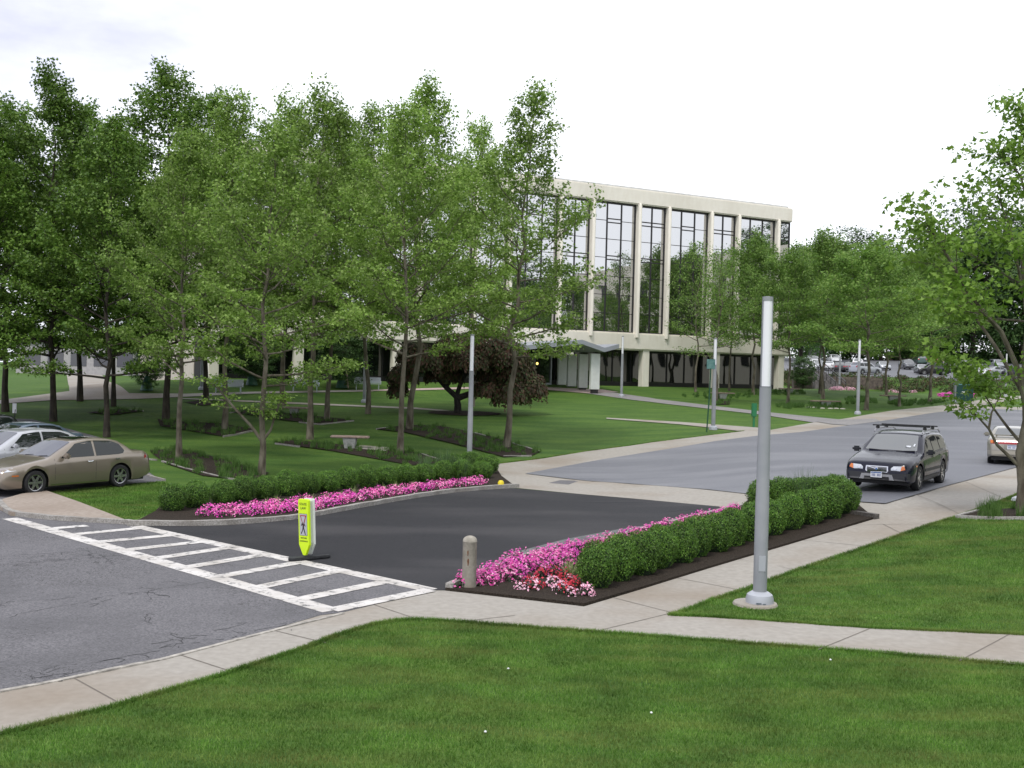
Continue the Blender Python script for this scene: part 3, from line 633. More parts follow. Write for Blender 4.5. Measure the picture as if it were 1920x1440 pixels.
MB().box(-.2,.25,-.14,-.12,h*.45,h*.6).build('plate',LW,t)

# benches
WB=pbr('white_bench_metal',(.58,.61,.68),.4,.2)
def white_bench(px,py,label):
    p=P(px,py); t=thing('park_bench',label,'bench',p,rad(8),'white slatted metal benches along the path')
    L=.95
    b=MB()
    for y in np.linspace(-.22,.2,7): b.box(-L,L,y-.022,y+.022,.42,.445)
    b.build('seat',WB,t)
    b=MB()
    for k,z in enumerate(np.linspace(.50,.88,7)): b.box(-L,L,.22+.02*k,.245+.02*k,z-.02,z+.03)
    b.build('backrest',WB,t)
    for sx in (-1,1):
        MB().box(sx*.8-.03,sx*.8+.03,-.2,-.14,0,.42).build('leg',WB,t); MB().box(sx*.8-.03,sx*.8+.03,.14,.2,0,.42).build('leg',WB,t)
        b=MB(); b.tube([(sx*L,.3,.62),(sx*L,.1,.66),(sx*L,-.12,.64),(sx*L,-.24,.56),(sx*L,-.24,.43)],.025,8); b.build('armrest',WB,t,smooth=True)
for px,py,l in ((428,737,'leftmost of the three white slatted benches on the path'),(572,735,'middle white slatted bench, half hidden behind a tree trunk'),(689,731,'right one of the three white slatted benches, next to the wooden stakes')): white_bench(px,py,l)
CB=noisy('bench_stone',(.26,.19,.16),(.36,.28,.24),10,.85,.2,50); CP=noisy('bench_pedestal',(.26,.27,.26),(.36,.37,.35),10,.85,.2,50)
def stone_bench(x0,x1,pyt,pyb,label,rz=0.):
    xc=(x0+x1)/2; p=P(xc,pyb); h=min(.75,ztop(p,pyt)); dep=(p-CAM)@F0; L=(x1-x0)/FPX*dep/2
    t=thing('stone_bench',label,'bench',p,rz,'stone slab benches on tapered pedestals')
    b=MB(); b.box(-L,L,-.28,.28,h-.09,h); b.build('seat',CB,t,bevel=.03)
    q=L*.36; vs=[(-q*.72,-.16,0),(q*.72,-.16,0),(q*.72,.16,0),(-q*.72,.16,0),(-q,-.24,h-.09),(q,-.24,h-.09),(q,.24,h-.09),(-q,.24,h-.09)]
    b=MB(); b.add(vs,[(0,1,2,3),(4,5,6,7),(0,1,5,4),(1,2,6,5),(2,3,7,6),(3,0,4,7)]); b.build('pedestal',CP,t,bevel=.02)
for a in ((620,692,817,842,'largest stone bench, on the paved pad behind the left hedge'),(528,576,763,777,'stone bench between the tree trunks in the middle of the left grove'),(1333,1377,736,748,'stone bench right behind the slim lamp post near the building'),
          (1460,1500,728,737,'stone bench under the last pillar of the office building'),(1520,1575,751,761,'stone bench on the right lawn behind the white stepping stones'),(1650,1698,741,752,'rightmost stone bench, beside a small tree trunk')): stone_bench(*a)
for i,(x,y) in enumerate([(1516,764),(1528,764.5),(1542,766),(1557,766.5),(1568,766.5),(1580,767)]):
    o=MB().lathe([(0,0),(.2,0),(.17,.06),(0,.08)],10).build('stepping_stone',pbr('pale_stone',(.5,.47,.42),.8),None,smooth=True); o.location=tuple(P(x,y)); o.scale=(1,.6,1)
    tag(o,'flat white stone, '+['leftmost','second from the left','third from the left','fourth from the left','fifth from the left','rightmost'][i]+' of the row before the right stone bench','stone','white stones before the bench')
# yellow plug on the kerb end, small pale stones in the lawn
p=P(939,916); o=MB().lathe([(0,0),(.09,0),(.10,.10),(.06,.16),(0,.17)],10).build('marker_cone',pbr('yellow_rubber',(.75,.6,.02),.5),None,smooth=True); o.location=(p[0],p[1],p[2]+.09); tag(o,'small yellow rubber cap lying on the kerb end by the left hedge','marker')
for x,y,lab in ((953,1257,'small white pebble in the front lawn below the sidewalk bend'),(910,1376,'small white pebble near the bottom of the front lawn'),(1221,1340,'small white pebble in the right part of the front lawn'),(1557,1240,'small white pebble by the edge of the sidewalk at the right'),(1905,940,'pale round stone at the foot of the right tree')):
    p=P(x,y); r=.015 if y>1000 else .12
    o=MB().lathe([(0,-r*.5),(r,0),(r*.8,r*.6),(0,r)],10).build('pebble',LW,None,smooth=True); o.location=(p[0],p[1],p[2]+.02); tag(o,lab,'pebble')

# ================================================================== far car park, retaining walls, steps
G_UP=asphalt_mat('upper_asphalt',(.12,.125,.14),(.17,.175,.19),(.2,.2,.21))
sheet('upper_parking_lot',None,.015,G_UP,xy=[[(38,145),(38,228),(175,228),(175,145)]])
BRW=noisy('brown_stone_wall',(.07,.055,.05),(.15,.12,.10),3,.9,.3,10)
def wallbox(name,px0,px1,Y,pt,lab,cat,mat,z0=None,dy=.5):
    a=at(px0,Y); b=at(px1,Y); h=ztop(a,pt); t=MB(); t.box(0,b[0]-a[0],0,dy,-1.5,h)
    o=t.build(name,mat,None); o.location=(a[0],Y,a[2]); return tag(o,lab,cat)
wallbox('retaining_wall',1489,1524,120,700,'dark brown retaining wall beside the office building and the steps','wall',BRW,dy=1.0)
wallbox('retaining_wall',1560,1655,137,706,'low brown stone wall below the parked cars behind the steps','wall',BRW)
wallbox('concrete_wall',1516,1541,206,648,'plain grey concrete block wall behind the white cars','wall',noisy('grey_block',(.2,.2,.21),(.27,.27,.28),.8,.9))
a=at(1525,121); t=thing('stairs','broad stone steps with dark handrails rising to the car park','steps',a)
STM=noisy('step_stone',(.10,.095,.09),(.18,.17,.165),5,.85,.2); b=MB()
for k in range(11): b.box(0,3.6,.8*k,.8*k+.8,-1,.2*(k+1))
b.build('treads',STM,t)
for x in (.1,1.3,2.5,3.7):
    b=MB(); b.tube([(x,0,.9),(x,8.8,3.1)],.05,6); b.tube([(x,0,.6),(x,8.8,2.8)],.03,6)
    for k in range(6): b.tube([(x,1.7*k,.3*k*1.4),(x,1.7*k,.9+.25*1.7*k)],.04,6)
    b.build('handrail',DARKF,t)
BRK=noisy('red_brick',(.13,.045,.03),(.19,.075,.05),9,.9,.2,20,8,(.10,.04,.03),.3)
a=at(1700,236); t=thing('brick_building','low red brick building behind the far car park','building',a); b=at(2150,236); Lb=b[0]-a[0]
MB().box(0,Lb,0,14,-2,ztop(a,662)).build('wall',BRK,t)
MB().box(-.4,Lb+.4,-.4,14.4,ztop(a,662),ztop(a,662)+.5).build('roof',noisy('roof_brown',(.06,.04,.03),(.1,.07,.05),3),t)
for k in range(5):
    x=Lb*(.12+.17*k); g=MB(); g.box(x,x+3,-.06,.02,0,2.3); g.build('window',GLS2,t)
# far left: pale low annex behind the trees
a=at(30,122); b=at(300,122); t=thing('annex_building','low pale annex building glimpsed between the left tree trunks','building',(a[0],122,float(terr(a[0],122)))); Lb=b[0]-a[0]
hA=ztop(a,640); MB().box(0,Lb,0,12,-1,hA).build('wall',noisy('annex_wall',(.36,.35,.36),(.44,.43,.43),3,.8),t); MB().box(-.3,Lb+.3,-.3,12.3,hA,hA+.4).build('roof',noisy('annex_roof',(.3,.3,.3),(.4,.4,.4),3),t)
for k in range(6):
    x=Lb*(.06+.16*k); g=MB(); g.box(x,x+1.8,-.05,.02,1.0,2.6); g.build('window',GLS2,t)
# building across the lot, outside the frame on the right: seen only in the mirrored glass
t=thing('parking_garage','pale building with rows of dark openings, mirrored in the office glass','building',(78,66,float(terr(78,66))),rad(-62))
zt=19.0; MB().box(-30,30,0,18,-6,zt).build('wall',CREAM,t)
for r in range(3):
    for k in range(14):
        x=-28+4*k; g=MB(); z=2.5+5.4*r; g.box(x+1.0,x+2.7,-.08,.05,z,z+2.9); g.build('opening',DARKF,t)
# ================================================================== trees
BARK=noisy('plane_bark',(.060,.048,.032),(.15,.13,.095),5,.9,.5,18,8,(.27,.25,.19),3.,fac3=.55,stretch=(1,1,.4))
BARKD=noisy('dark_bark',(.022,.017,.012),(.06,.048,.035),6,.9,.5,18,8,stretch=(1,1,.4))
LEAF=leafy('plane_leaf',[(.092,.175,.022),(.150,.255,.038),(.21,.33,.062),(.28,.39,.11)],.5,.42,.16,.24,.55)
LEAFD=leafy('dark_plane_leaf',[(.052,.115,.013),(.098,.185,.024),(.16,.255,.044)],.5,.35,.16,.24,.55)
LEAFY=leafy('pale_plane_leaf',[(.078,.165,.024),(.125,.235,.040),(.180,.30,.06),(.24,.35,.09)],.5,.45,.1,.1,.35)
WOODL=leafy('woodland_leaf',[(.032,.085,.018),(.065,.138,.034),(.11,.19,.05)],.55,.25,.3,.3,.25)
def axisrot(d,az,el): return np.array([math.cos(az)*math.cos(el),math.sin(az)*math.cos(el),math.sin(el)])
def unit(v): return v/np.linalg.norm(v)
def plane_tree(seed,H=16.,R=4.2,hb=.18,nb=34,lpc=42,lsize=.17,r0=.155,csize=.55,limbs=None,leaf=None,wob=.12,low=.85,trunkr=8):
    """trunk mesh and crown mesh of one plane tree: leader, ascending limbs, twigs with leaf tufts in layers"""
    rg=np.random.default_rng(seed); mb=MB()
    K=12; ld=[np.zeros(3)]
    for i in range(1,K+1): ld.append(np.array([0,0,H*.97*i/K])+np.append(rg.normal(0,wob,2)*min(1,i/3),0)+np.append(ld[-1][:2]*.5,0))
    ld=np.array(ld); rs=[r0*1.25]+[max(.012,r0*(1-.93*(i/K)**.85)) for i in range(1,K+1)]
    mb.tube([(0,0,-.25)]+list(map(tuple,ld)),[r0*1.5]+rs,trunkr,False)
    def lead(z):
        t=z/(H*.97)*K; i=min(int(t),K-1); return ld[i]+(ld[i+1]-ld[i])*(t-i),rs[i]+(rs[i+1]-rs[i])*(t-i)
    cl=[];cw=[]
    def twig(p,d,L,r,n=3,droop=0.):
        pts=[p];q=p.copy()
        for k in range(n):
            d=unit(d+np.append(rg.normal(0,.16,2),rg.normal(.03-droop,.08))); q=q+d*L/n; pts.append(q.copy())
        mb.tube([tuple(x) for x in pts],[r*(1-.8*k/n) for k in range(n+1)],4 if r<.03 else 5,False); return pts
    for i in range(nb):
        t=(i+rg.uniform(.1,.9))/nb; z=H*(hb+(.97-hb)*t); az=i*2.39996+rg.uniform(-.5,.5)
        prof=(low+(1-low)*min(1,t/.2)) if t<.2 else max(.08,(1-((t-.2)/.8)**1.3))
        L=R*prof*rg.uniform(.72,1.12)+.25; el=rad(6+48*t+rg.uniform(-8,10)); p,pr=lead(z); d=axisrot(0,az,el)
        r=min(pr*.55,.018+.016*L); n=5; pts=[p]; q=p.copy(); dd=d.copy()
        for k in range(n):
            dd=unit(dd+np.append(rg.normal(0,.12,2),rg.normal(.06,.06))); q=q+dd*L/n; pts.append(q.copy())
        mb.tube([tuple(x) for x in pts],[r*(1-.82*k/n) for k in range(n+1)],5,False); pts=np.array(pts)
        m=max(2,int(2+L*2.1))
        for j in range(m):
            s=.22+.78*(j+rg.uniform(.2,.8))/m; x=s*n; k=min(int(x),n-1); b=pts[k]+(pts[k+1]-pts[k])*(x-k)
            base=unit(pts[k+1]-pts[k]); side=1 if j%2 else -1; a2=math.atan2(base[1],base[0])+side*rad(rg.uniform(25,75))
            l2=(.30+.34*L*(1-.6*s))*rg.uniform(.7,1.2); tp=twig(b,axisrot(0,a2,rad(rg.uniform(0,28)+25*t)),l2,max(.008,r*.35))
            cl.append(tp[-1]); cw.append(1.); 
            if t>.3 and rg.random()<.30+.4*t:
                up=twig(tp[-1],unit(np.array([rg.normal(0,.18),rg.normal(0,.18),1.])),rg.uniform(.4,.95),.012); cl+=[up[1],up[2],up[3]]; cw+=[.45,.4,.3]
            if l2>.7: cl.append(tp[-2]); cw.append(.8)
            if l2>1.2 : cl.append(tp[-3]+np.array([0,0,.05])); cw.append(.6)
        cl.append(pts[-1]); cw.append(1.); cl.append(pts[-2]); cw.append(.6)
    for z in np.linspace(H*.8,H*.985,7): cl.append(lead(min(z,H*.965))[0]+np.array([rg.normal(0,.08),rg.normal(0,.08),.1])); cw.append(.8)
    for lb in (limbs or []):
        pts=np.array(lb['pts'],float); nn=len(pts); r=lb['r']; mb.tube([tuple(x) for x in pts],[r*(1-.75*k/(nn-1)) for k in range(nn)],7,False)
        for j in range(lb['n']):
            s=lb.get('s0',.35)+(1-lb.get('s0',.35))*(j+rg.uniform(.1,.9))/lb['n']; x=s*(nn-1); k=min(int(x),nn-2); b=pts[k]+(pts[k+1]-pts[k])*(x-k); base=unit(pts[k+1]-pts[k])
            a2=math.atan2(base[1],base[0])+(1 if j%2 else -1)*rad(rg.uniform(20,90)); l2=lb.get('tl',.8)*rg.uniform(.5,1.2)
            tp=twig(b,axisrot(0,a2,rad(rg.uniform(-5,50))),l2,max(.01,r*.22)); cl+= [tp[-1],tp[-2],tp[-3]]; cw+=[1,.8,.5]
        cl.append(pts[-1]); cw.append(1.)
    cl=np.array(cl); cw=np.array(cw); n=(lpc*cw*rg.uniform(.5,1.4,len(cl))).astype(int); idx=np.repeat(np.arange(len(cl)),n)
    off=rg.normal(size=(len(idx),3)); off/=np.linalg.norm(off,axis=1,keepdims=True); off*=rg.uniform(.15,1,(len(idx),1))**.6
    sz=csize*(.65+.5*cw[idx])*rg.uniform(.8,1.15,len(cl))[idx]; off*=sz[:,None]*np.array([1,1,.42]); pos=cl[idx]+off
    nr=rg.normal(size=(len(idx),3))*.62+np.array([0,0,.75])+off*.7/csize
    V,F,_=leaves(pos,nr,lsize*rg.uniform(.55,1.2,len(idx)),rg,'lobe')
    return mb,V,F
def mesh_of(mb,name,mat,smooth=True):
    o=mb.build(name,mat,None,smooth); me=o.data; bpy.data.objects.remove(o); return me
KINDS={}
def kind(k,seed,leafmat,bark=BARK,**kw):
    mb,V,F=plane_tree(seed,**kw); tm=mesh_of(mb,'trunk',bark); cm_=np_mesh('crown',V,F,3); cm_.materials.append(leafmat); KINDS[k]=(tm,cm_,kw.get('H',16.))
kind('A',11,LEAF,R=4.5,nb=38,hb=.25,lpc=36,csize=.47,lsize=.16); kind('B',23,LEAF,R=4.9,nb=40,hb=.27,lpc=36,csize=.47,lsize=.16); kind('C',37,LEAF,R=4.2,nb=36,hb=.24,lpc=34,csize=.47,lsize=.16)
kind('D',41,LEAFD,R=5.3,nb=44,lpc=44,csize=.5,hb=.16,bark=BARKD); kind('E',53,LEAFD,R=4.8,nb=42,lpc=44,csize=.5,hb=.17,bark=BARKD)
kind('F',61,LEAFY,H=11.5,R=4.3,hb=.33,nb=32,lpc=36,lsize=.17,r0=.13); kind('G',67,LEAFY,H=11.5,R=3.5,hb=.30,nb=24,lpc=14,lsize=.15,r0=.10)
def plant(name,k,p,h,label,cat='tree',group=None,rz=0,wid=1.,tilt=0.,scale_h=None):
    tm,cm_,H=KINDS[k]; t=thing(name,label,cat,p,rz,group); s=h/H; 
    t.scale=(s*wid,s*wid,s); 
    t.rotation_euler=(0,tilt,rz) if tilt else (0,0,rz)
    if tilt: t.rotation_mode='XYZ'; t.rotation_euler=(Matrix.Rotation(tilt,3,'Y')@Matrix.Rotation(rz,3,'Z')).to_euler()
    a=link('trunk',tm,t); b=link('crown',cm_,t); return t
GR='plane trees planted in rows on the left lawn'
grove=[(10,772,200,'D',1.1,0,'dark trunked plane tree at the far left edge behind the parked cars'),
 (100,790,145,'D',.95,-1,'tall dark plane tree rising behind the blue car'),
 (200,820,222,'E',1.0,0,'plane tree with low bent side branch right behind the tan sedan'),
 (213,762,235,'E',.9,0,'plane tree half hidden behind the tan sedan tree, by the left footpath'),
 (311,790,132,'E',1.05,-1,'tallest plane tree of the left grove, in the bed behind the slim pale trunk'),
 (336,862,250,'A',.95,0,'plane tree with slim pale trunk in the bed nearest the tan sedan'),
 (386,755,180,'E',.9,0,'plane tree beside the leftmost lamp post near the path'),
 (421,806,183,'B',.9,1,'plane tree in the second bed, in front of the leftmost white bench'),
 (490,892,233,'C',1.05,1,'nearest plane tree, its trunk forking low just behind the left hedge'),
 (581,824,175,'A',1.0,1,'plane tree with straight trunk left of the largest stone bench'),
 (613,787,225,'C',.9,1,'darker plane trunk behind and between the two stone benches'),
 (750,852,212,'B',.95,0,'plane tree with pale flaking trunk right of the largest stone bench'),
 (768,805,163,'B',1.0,1.2,'broad topped plane tree directly behind the pale flaking trunk'),
 (-45,800,215,'D',1.0,0,'plane tree whose crown reaches in from beyond the left frame edge'),
 (690,776,208,'B',.9,0,'plane tree behind the left stone bench, in line with the staked tree'),
 (885,762,232,'C',.9,0,'plane tree behind the grey lamp post, its crown before the red maple'),
 (530,760,190,'A',.95,0,'plane tree at the back of the left grove, before the middle white bench'),
 (150,752,200,'E',1.0,0,'plane tree at the edge of the wide left footpath'),
 (950,840,170,'C',1.0,3.2,'plane tree standing at the right end of the grove, its trunk leaning right')]
for i,(x,y,yt,k,wd,tl,lab) in enumerate(grove):
    p=P(x,y); plant('plane_tree',k,p,ztop(p,yt),lab,group=GR,rz=i*1.7+.3,wid=wd,tilt=rad(tl))
# low forking limbs of the nearest grove tree
p=P(490,892); t=[o for o in bpy.data.objects if o.get('label','').startswith('nearest plane tree')][0]
sc=t.scale[0]
def limb_mesh(seed,lbs,leafmat,lpc=26,cs=.42,ls=.16):
    rg=np.random.default_rng(seed); mb=MB(); cl=[]
    for pts,r,n in lbs:
        mb.tube(pts,[r*(1-.75*k/(len(pts)-1)) for k in range(len(pts))],7,False); pts=np.array(pts,float)
        for j in range(n):
            s=.5+.5*(j+rg.uniform(.1,.9))/n; x=s*(len(pts)-1); k=min(int(x),len(pts)-2); b=pts[k]+(pts[k+1]-pts[k])*(x-k)
            q=b+np.append(rg.normal(0,.5,2),rg.uniform(0,.4)); mb.tube([tuple(b),tuple((b+q)/2+rg.normal(0,.05,3)),tuple(q)],[r*.3,r*.2,r*.1],4,False); cl.append(q); cl.append((b+q)/2)
        cl.append(pts[-1])
    cl=np.array(cl); idx=np.repeat(np.arange(len(cl)),lpc); off=rg.normal(size=(len(idx),3))*cs*.55*np.array([1,1,.45]); pos=cl[idx]+off
    V,F,_=leaves(pos,rg.normal(size=(len(idx),3))*.6+np.array([0,0,.7]),ls*rg.uniform(.6,1.2,len(idx)),rg,'lobe'); me=np_mesh('low_foliage',V,F,3); me.materials.append(leafmat)
    return mb,me
mb,me=limb_mesh(3,[([(0,0,1.55),(-.55,-.1,2.3),(-1.2,-.2,3.0),(-2.0,-.1,3.9),(-2.7,0,4.3)],.085,6),([(0,0,1.6),(.35,-.1,2.1),(.55,-.1,2.9),(.8,-.1,3.6)],.075,8)],LEAF)
o=mb.build('low_limb',BARK,None,True); 
for o_ in (o,link('low_foliage',me)):
    o_.parent=t; o_.matrix_parent_inverse=Matrix.Identity(4); o_.rotation_euler=(0,0,-t.rotation_euler[2])
# right grove
GR2='small plane trees on the right lawn'
for i,(x,y,yt,k,wd,tl,lab) in enumerate([(1304,735,455,'G',.9,0,'slender sparse young plane tree left of the green signpost'),(1343,757,470,'G',1.1,0,'sparse multi stemmed tree directly behind the slim lamp post by the narrow path'),
 (1367,733,470,'G',.95,0,'sparse young tree against the second wide building pillar'),(1412,740,452,'F',.85,0,'young plane tree just left of the tall near lamp post'),(1477,757,475,'F',.9,0,'young plane tree at the right corner pillar of the office building'),
 (1543,748,447,'F',1.0,0,'plane tree behind the stone bench with white stepping stones'),(1537,738,470,'F',.8,0,'thin plane trunk close behind the tree at the stepping stones'),(1624,769,468,'F',1.15,0,'plane tree with mottled trunk right beside the lamp post on the lawn corner'),
 (1662,743,480,'F',.9,0,'plane tree just left of the rightmost stone bench'),(1686,762,505,'F',.95,0,'low branched plane tree right in front of the rightmost stone bench'),(1743,757,470,'F',1.0,0,'plane tree between the rightmost stone bench and the green sign board')]):
    p=P(x,y); plant('plane_tree',k,p,ztop(p,yt),lab,group=GR2,rz=i*2.1,wid=wd,tilt=rad(tl))
# the near tree at the right edge, with its long low limbs reaching left
p=P(1916,968); dep=(p-CAM)@F0; m=FPX/dep
def rp(px,py,dy=0.):      # limb points given beside the trunk in the tree's own frame
    return ((px-1916)/m,dy,(968-py)/m)
lim=[dict(pts=[rp(1916,884),rp(1893,860),rp(1866,836),rp(1842,805,-.2),rp(1822,788,-.3),rp(1800,768,-.4)],r=0.050,n=3,s0=.8,tl=.5),
 dict(pts=[rp(1842,805,-.2),rp(1846,775,-.2),rp(1862,742,-.2),rp(1850,715,-.3)],r=0.029,n=5,s0=.4,tl=.8),
 dict(pts=[rp(1918,840),rp(1890,800,.2),rp(1862,760,.3),rp(1840,722,.4)],r=0.043,n=5,s0=.7,tl=.7),
 dict(pts=[rp(1925,800),rp(1900,700,-.1),rp(1860,625,-.2),rp(1800,560,-.2),rp(1765,500,-.2),rp(1735,455,-.2),rp(1712,428,-.3)],r=0.072,n=22,s0=.35,tl=1.3),
 dict(pts=[rp(1860,625,-.2),rp(1820,600,-.6),rp(1770,575,-1),rp(1730,600,-1.1)],r=0.032,n=10,s0=.3,tl=1.1),
 dict(pts=[rp(1925,760),rp(1880,650,.6),rp(1830,560,1.),rp(1790,470,1.4),rp(1760,440,1.5)],r=0.050,n=15,s0=.4,tl=1.2),
 dict(pts=[rp(1925,700),rp(1905,560,-.1),rp(1870,430,-.2),rp(1845,370,-.2)],r=0.050,n=11,s0=.35,tl=1.1),
 dict(pts=[rp(1935,600),rp(1920,430,0),rp(1895,330,0),rp(1850,290,0)],r=0.043,n=7,s0=.45,tl=.9),
 dict(pts=[rp(1800,680,-.4),rp(1770,700,-.6),rp(1745,690,-.7)],r=0.022,n=6,s0=.0,tl=.7),
 dict(pts=[rp(1935,700),rp(1950,560,-.6),rp(1900,500,-1.2),rp(1850,480,-1.6)],r=0.043,n=10,s0=.35,tl=1.1),
 dict(pts=[rp(1935,500),rp(1930,350,.2),rp(1915,250,.2),rp(1905,215,.2)],r=0.036,n=8,s0=.4,tl=.7)]
mb,V,F=plane_tree(91,H=ztop(p,230),R=2.1,hb=.42,nb=14,lpc=24,lsize=.15,r0=.12,csize=.46,limbs=lim,low=.8,trunkr=14)
t=thing('plane_tree','nearest right plane tree at the frame edge with long limbs reaching over the car park','tree',p,0)
o=mesh_of(mb,'trunk',BARK); link('trunk',o,t); me=np_mesh('crown',V,F,3); link('crown',me,t,[leafy('near_plane_leaf',[(.082,.17,.018),(.14,.245,.032),(.20,.32,.055)],.5,.45,.1,.14,.35)])

# ---- broad background trees
def broad(seed,H,R,ncl,lpc,lsize,mat):
    rg=np.random.default_rng(seed); mb=MB(); mb.tube([(0,0,-.5),(0,0,H*.3),(.3,0,H*.7)],[.35,.28,.08],8,False); cl=[]
    for i in range(9):
        az=i*2.4; L=R*.7; mb.tube([(0,0,H*.25+i*.05*H*.6),(math.cos(az)*L*.5,math.sin(az)*L*.5,H*.45+i*.03*H),(math.cos(az)*L,math.sin(az)*L,H*.55+i*.035*H)],[.13,.08,.03],5,False)
    d=rg.normal(size=(ncl,3)); d/=np.linalg.norm(d,axis=1,keepdims=True); rr=rg.uniform(.45,1.0,ncl)**.5*(1+.22*np.sin(d[:,0]*5+d[:,2]*4+seed))
    c=np.stack([d[:,0]*R*rr,d[:,1]*R*rr,H*.52+d[:,2]*H*.47*rr],1); idx=np.repeat(np.arange(ncl),lpc)
    off=rg.normal(size=(len(idx),3))*R*.10*np.array([1,1,.6]); pos=c[idx]+off
    V,F,_=leaves(pos,rg.normal(size=(len(idx),3))*.5+np.array([0,0,.6])+d[idx]*.5,lsize*rg.uniform(.6,1.3,len(idx)),rg)
    tm=mesh_of(mb,'trunk',BARKD); me=np_mesh('crown',V,F,3); me.materials.append(mat); return tm,me,H
KINDS['X']=broad(3,20,6.5,330,52,.42,WOODL); KINDS['Y']=broad(9,20,5.2,300,52,.42,WOODL)
WOODF=leafy('distant_leaf',[(.035,.085,.022),(.065,.13,.034),(.11,.18,.05)],.55,.3,.3,.3,.25)
KINDS['Z']=broad(15,20,6.,330,52,.42,WOODF)
back=[(1500,205,468,'X','deep green woodland tree just beyond the right end of the office building'),(1532,232,452,'Y','dark pointed woodland tree behind the grey block wall'),(1572,222,470,'X','dark woodland tree above the white parked cars'),
 (1612,240,440,'Z','lighter woodland tree rising behind the lamp post on the lawn corner'),(1650,228,458,'X','woodland tree above the silver sport utility vehicle'),(1690,236,480,'Z','pale green woodland tree in the dip of the far treeline'),
 (1735,226,470,'X','woodland tree behind the long limb tips of the near right tree'),(1780,238,432,'Y','dark tall woodland tree showing through the near right crown'),(1822,224,395,'X','highest dark woodland tree behind the near right crown'),
 (1868,232,405,'Y','dark woodland tree above the brick building'),(1915,226,400,'X','dark woodland tree at the far right edge behind the brick building')]
for i,(px,Y,pt,k,lab) in enumerate(back):
    p=at(px,Y); plant('woodland_tree',k,p,ztop(p,pt),lab,rz=i*1.3,group='tall trees behind the far car park',wid=1.0 if i%3 else 1.15)
for i,(px,Y,pt,k,lab) in enumerate([(-40,135,560,'X','woodland tree behind the annex at the far left edge'),(48,150,590,'Y','woodland tree behind the left end of the pale annex'),(130,142,575,'X','woodland tree glimpsed above the roof of the pale annex'),(215,150,585,'X','woodland tree behind the right end of the pale annex'),(285,140,600,'Y','woodland tree between the annex and the office building')]):
    p=at(px,Y); plant('woodland_tree',k,p,ztop(p,pt),lab,rz=i*1.9+1,group='trees behind the annex')
rg=np.random.default_rng(31); n_=520; ux=rg.uniform(30,215,n_); uy=rg.uniform(229,235,n_)+0*ux; uz=np.array(terr(ux,uy)); uh=rg.uniform(2.5,6.5,n_)
idx=np.repeat(np.arange(n_),90); pos=np.stack([ux[idx],uy[idx],uz[idx]],1)+rg.normal(size=(len(idx),3))*np.array([1.1,.8,.1]); pos[:,2]+=rg.random(len(idx))*uh[idx]
V,F,_=leaves(pos,rg.normal(size=(len(idx),3))+np.array([0,-.4,.5]),.5*rg.uniform(.6,1.3,len(idx)),rg); tag(link('undergrowth',np_mesh('undergrowth',V,F,3),None,[WOODL]),'dense dark undergrowth along the foot of the woodland behind the far car park','undergrowth',None,'stuff')
# small evergreen by the retaining wall, staked young trees before the facade
p=at(1506,118); plant('shrub_tree','Y',p,ztop(p,665),'dark rounded evergreen beside the building corner above the retaining wall',rz=1,wid=1.35)
WOODST=pbr('stake_wood',(.34,.27,.20),.8)
def staked(px,py,pt,lab,stakes=True,wid=1.5):
    p=P(px,py); t=plant('young_tree','Y',p,ztop(p,pt),lab,group='young staked trees before the office building',rz=px,wid=wid)
    s=t.scale[2]; sx=t.scale[0]
    b=MB().lathe([(0,0),(.42,0),(.34,.35),(.16,.85),(.10,.95),(0,.95)],12).build('watering_bag',noisy('bag_green',(.02,.09,.05),(.04,.14,.08),4,.5),t,smooth=True); b.scale=(1/sx,1/sx,1/s)
    if stakes:
        for a in (0,2.2,4.2):
            o=MB().tube([(1.0*math.cos(a),1.0*math.sin(a),0),(.35*math.cos(a),.35*math.sin(a),2.3)],.05,6).build('stake',WOODST,t); o.scale=(1/sx,1/sx,1/s)
    return t
staked(640,727,598,'round dark young tree on wooden stakes behind the white bench'); staked(472,722,610,'round dark young tree behind the leftmost white bench',False,1.6); staked(275,732,640,'young tree with green watering bag left of the leftmost lamp post',False,1.2)
p=P(725,725); 
# Japanese maple
MBK=noisy('maple_bark',(.012,.010,.009),(.035,.03,.026),8,.9,.4,20)
MLF=leafy('maple_leaf',[(.035,.050,.018),(.085,.055,.036),(.145,.070,.05),(.055,.095,.026),(.08,.075,.035)],.6,.25,.0,.3,.8)
p=P(858,775); t=thing('japanese_maple','weeping dark red japanese maple with twisted trunk in front of the entrance','tree',p)
rg=np.random.default_rng(8); mb=MB()
lim=[[(0,0,-.2),(0,0,.5),(-.1,0,1.0),(-.7,.1,1.5),(-1.1,.1,1.9),(-1.8,0,2.7)],[(-.05,0,.9),(.6,-.1,1.15),(1.2,0,1.2),(1.7,.1,1.55),(2.4,.2,1.6),(3.0,0,2.0),(3.6,0,2.2)],[(-.1,0,1.0),(.1,.1,1.7),(.4,.2,2.3),(.2,.1,3.0),(.6,.1,3.6)],[(1.2,0,1.2),(1.5,-.2,1.9),(1.9,-.1,2.3),(1.7,-.1,2.9),(2.1,0,3.5)],[(-.7,.1,1.5),(-.5,.6,2.2),(-.9,.9,2.9)],[(.4,.2,2.3),(1.0,.8,2.8),(1.2,1.0,3.4)],[(1.7,.1,1.55),(1.9,-.6,1.5),(2.1,-.7,1.3)]]
for k,L in enumerate(lim): mb.tube(L,[(.24,.2,.15,.12,.12,.11,.10)[k]*(1-.65*i/(len(L)-1)) for i in range(len(L))],8,False)
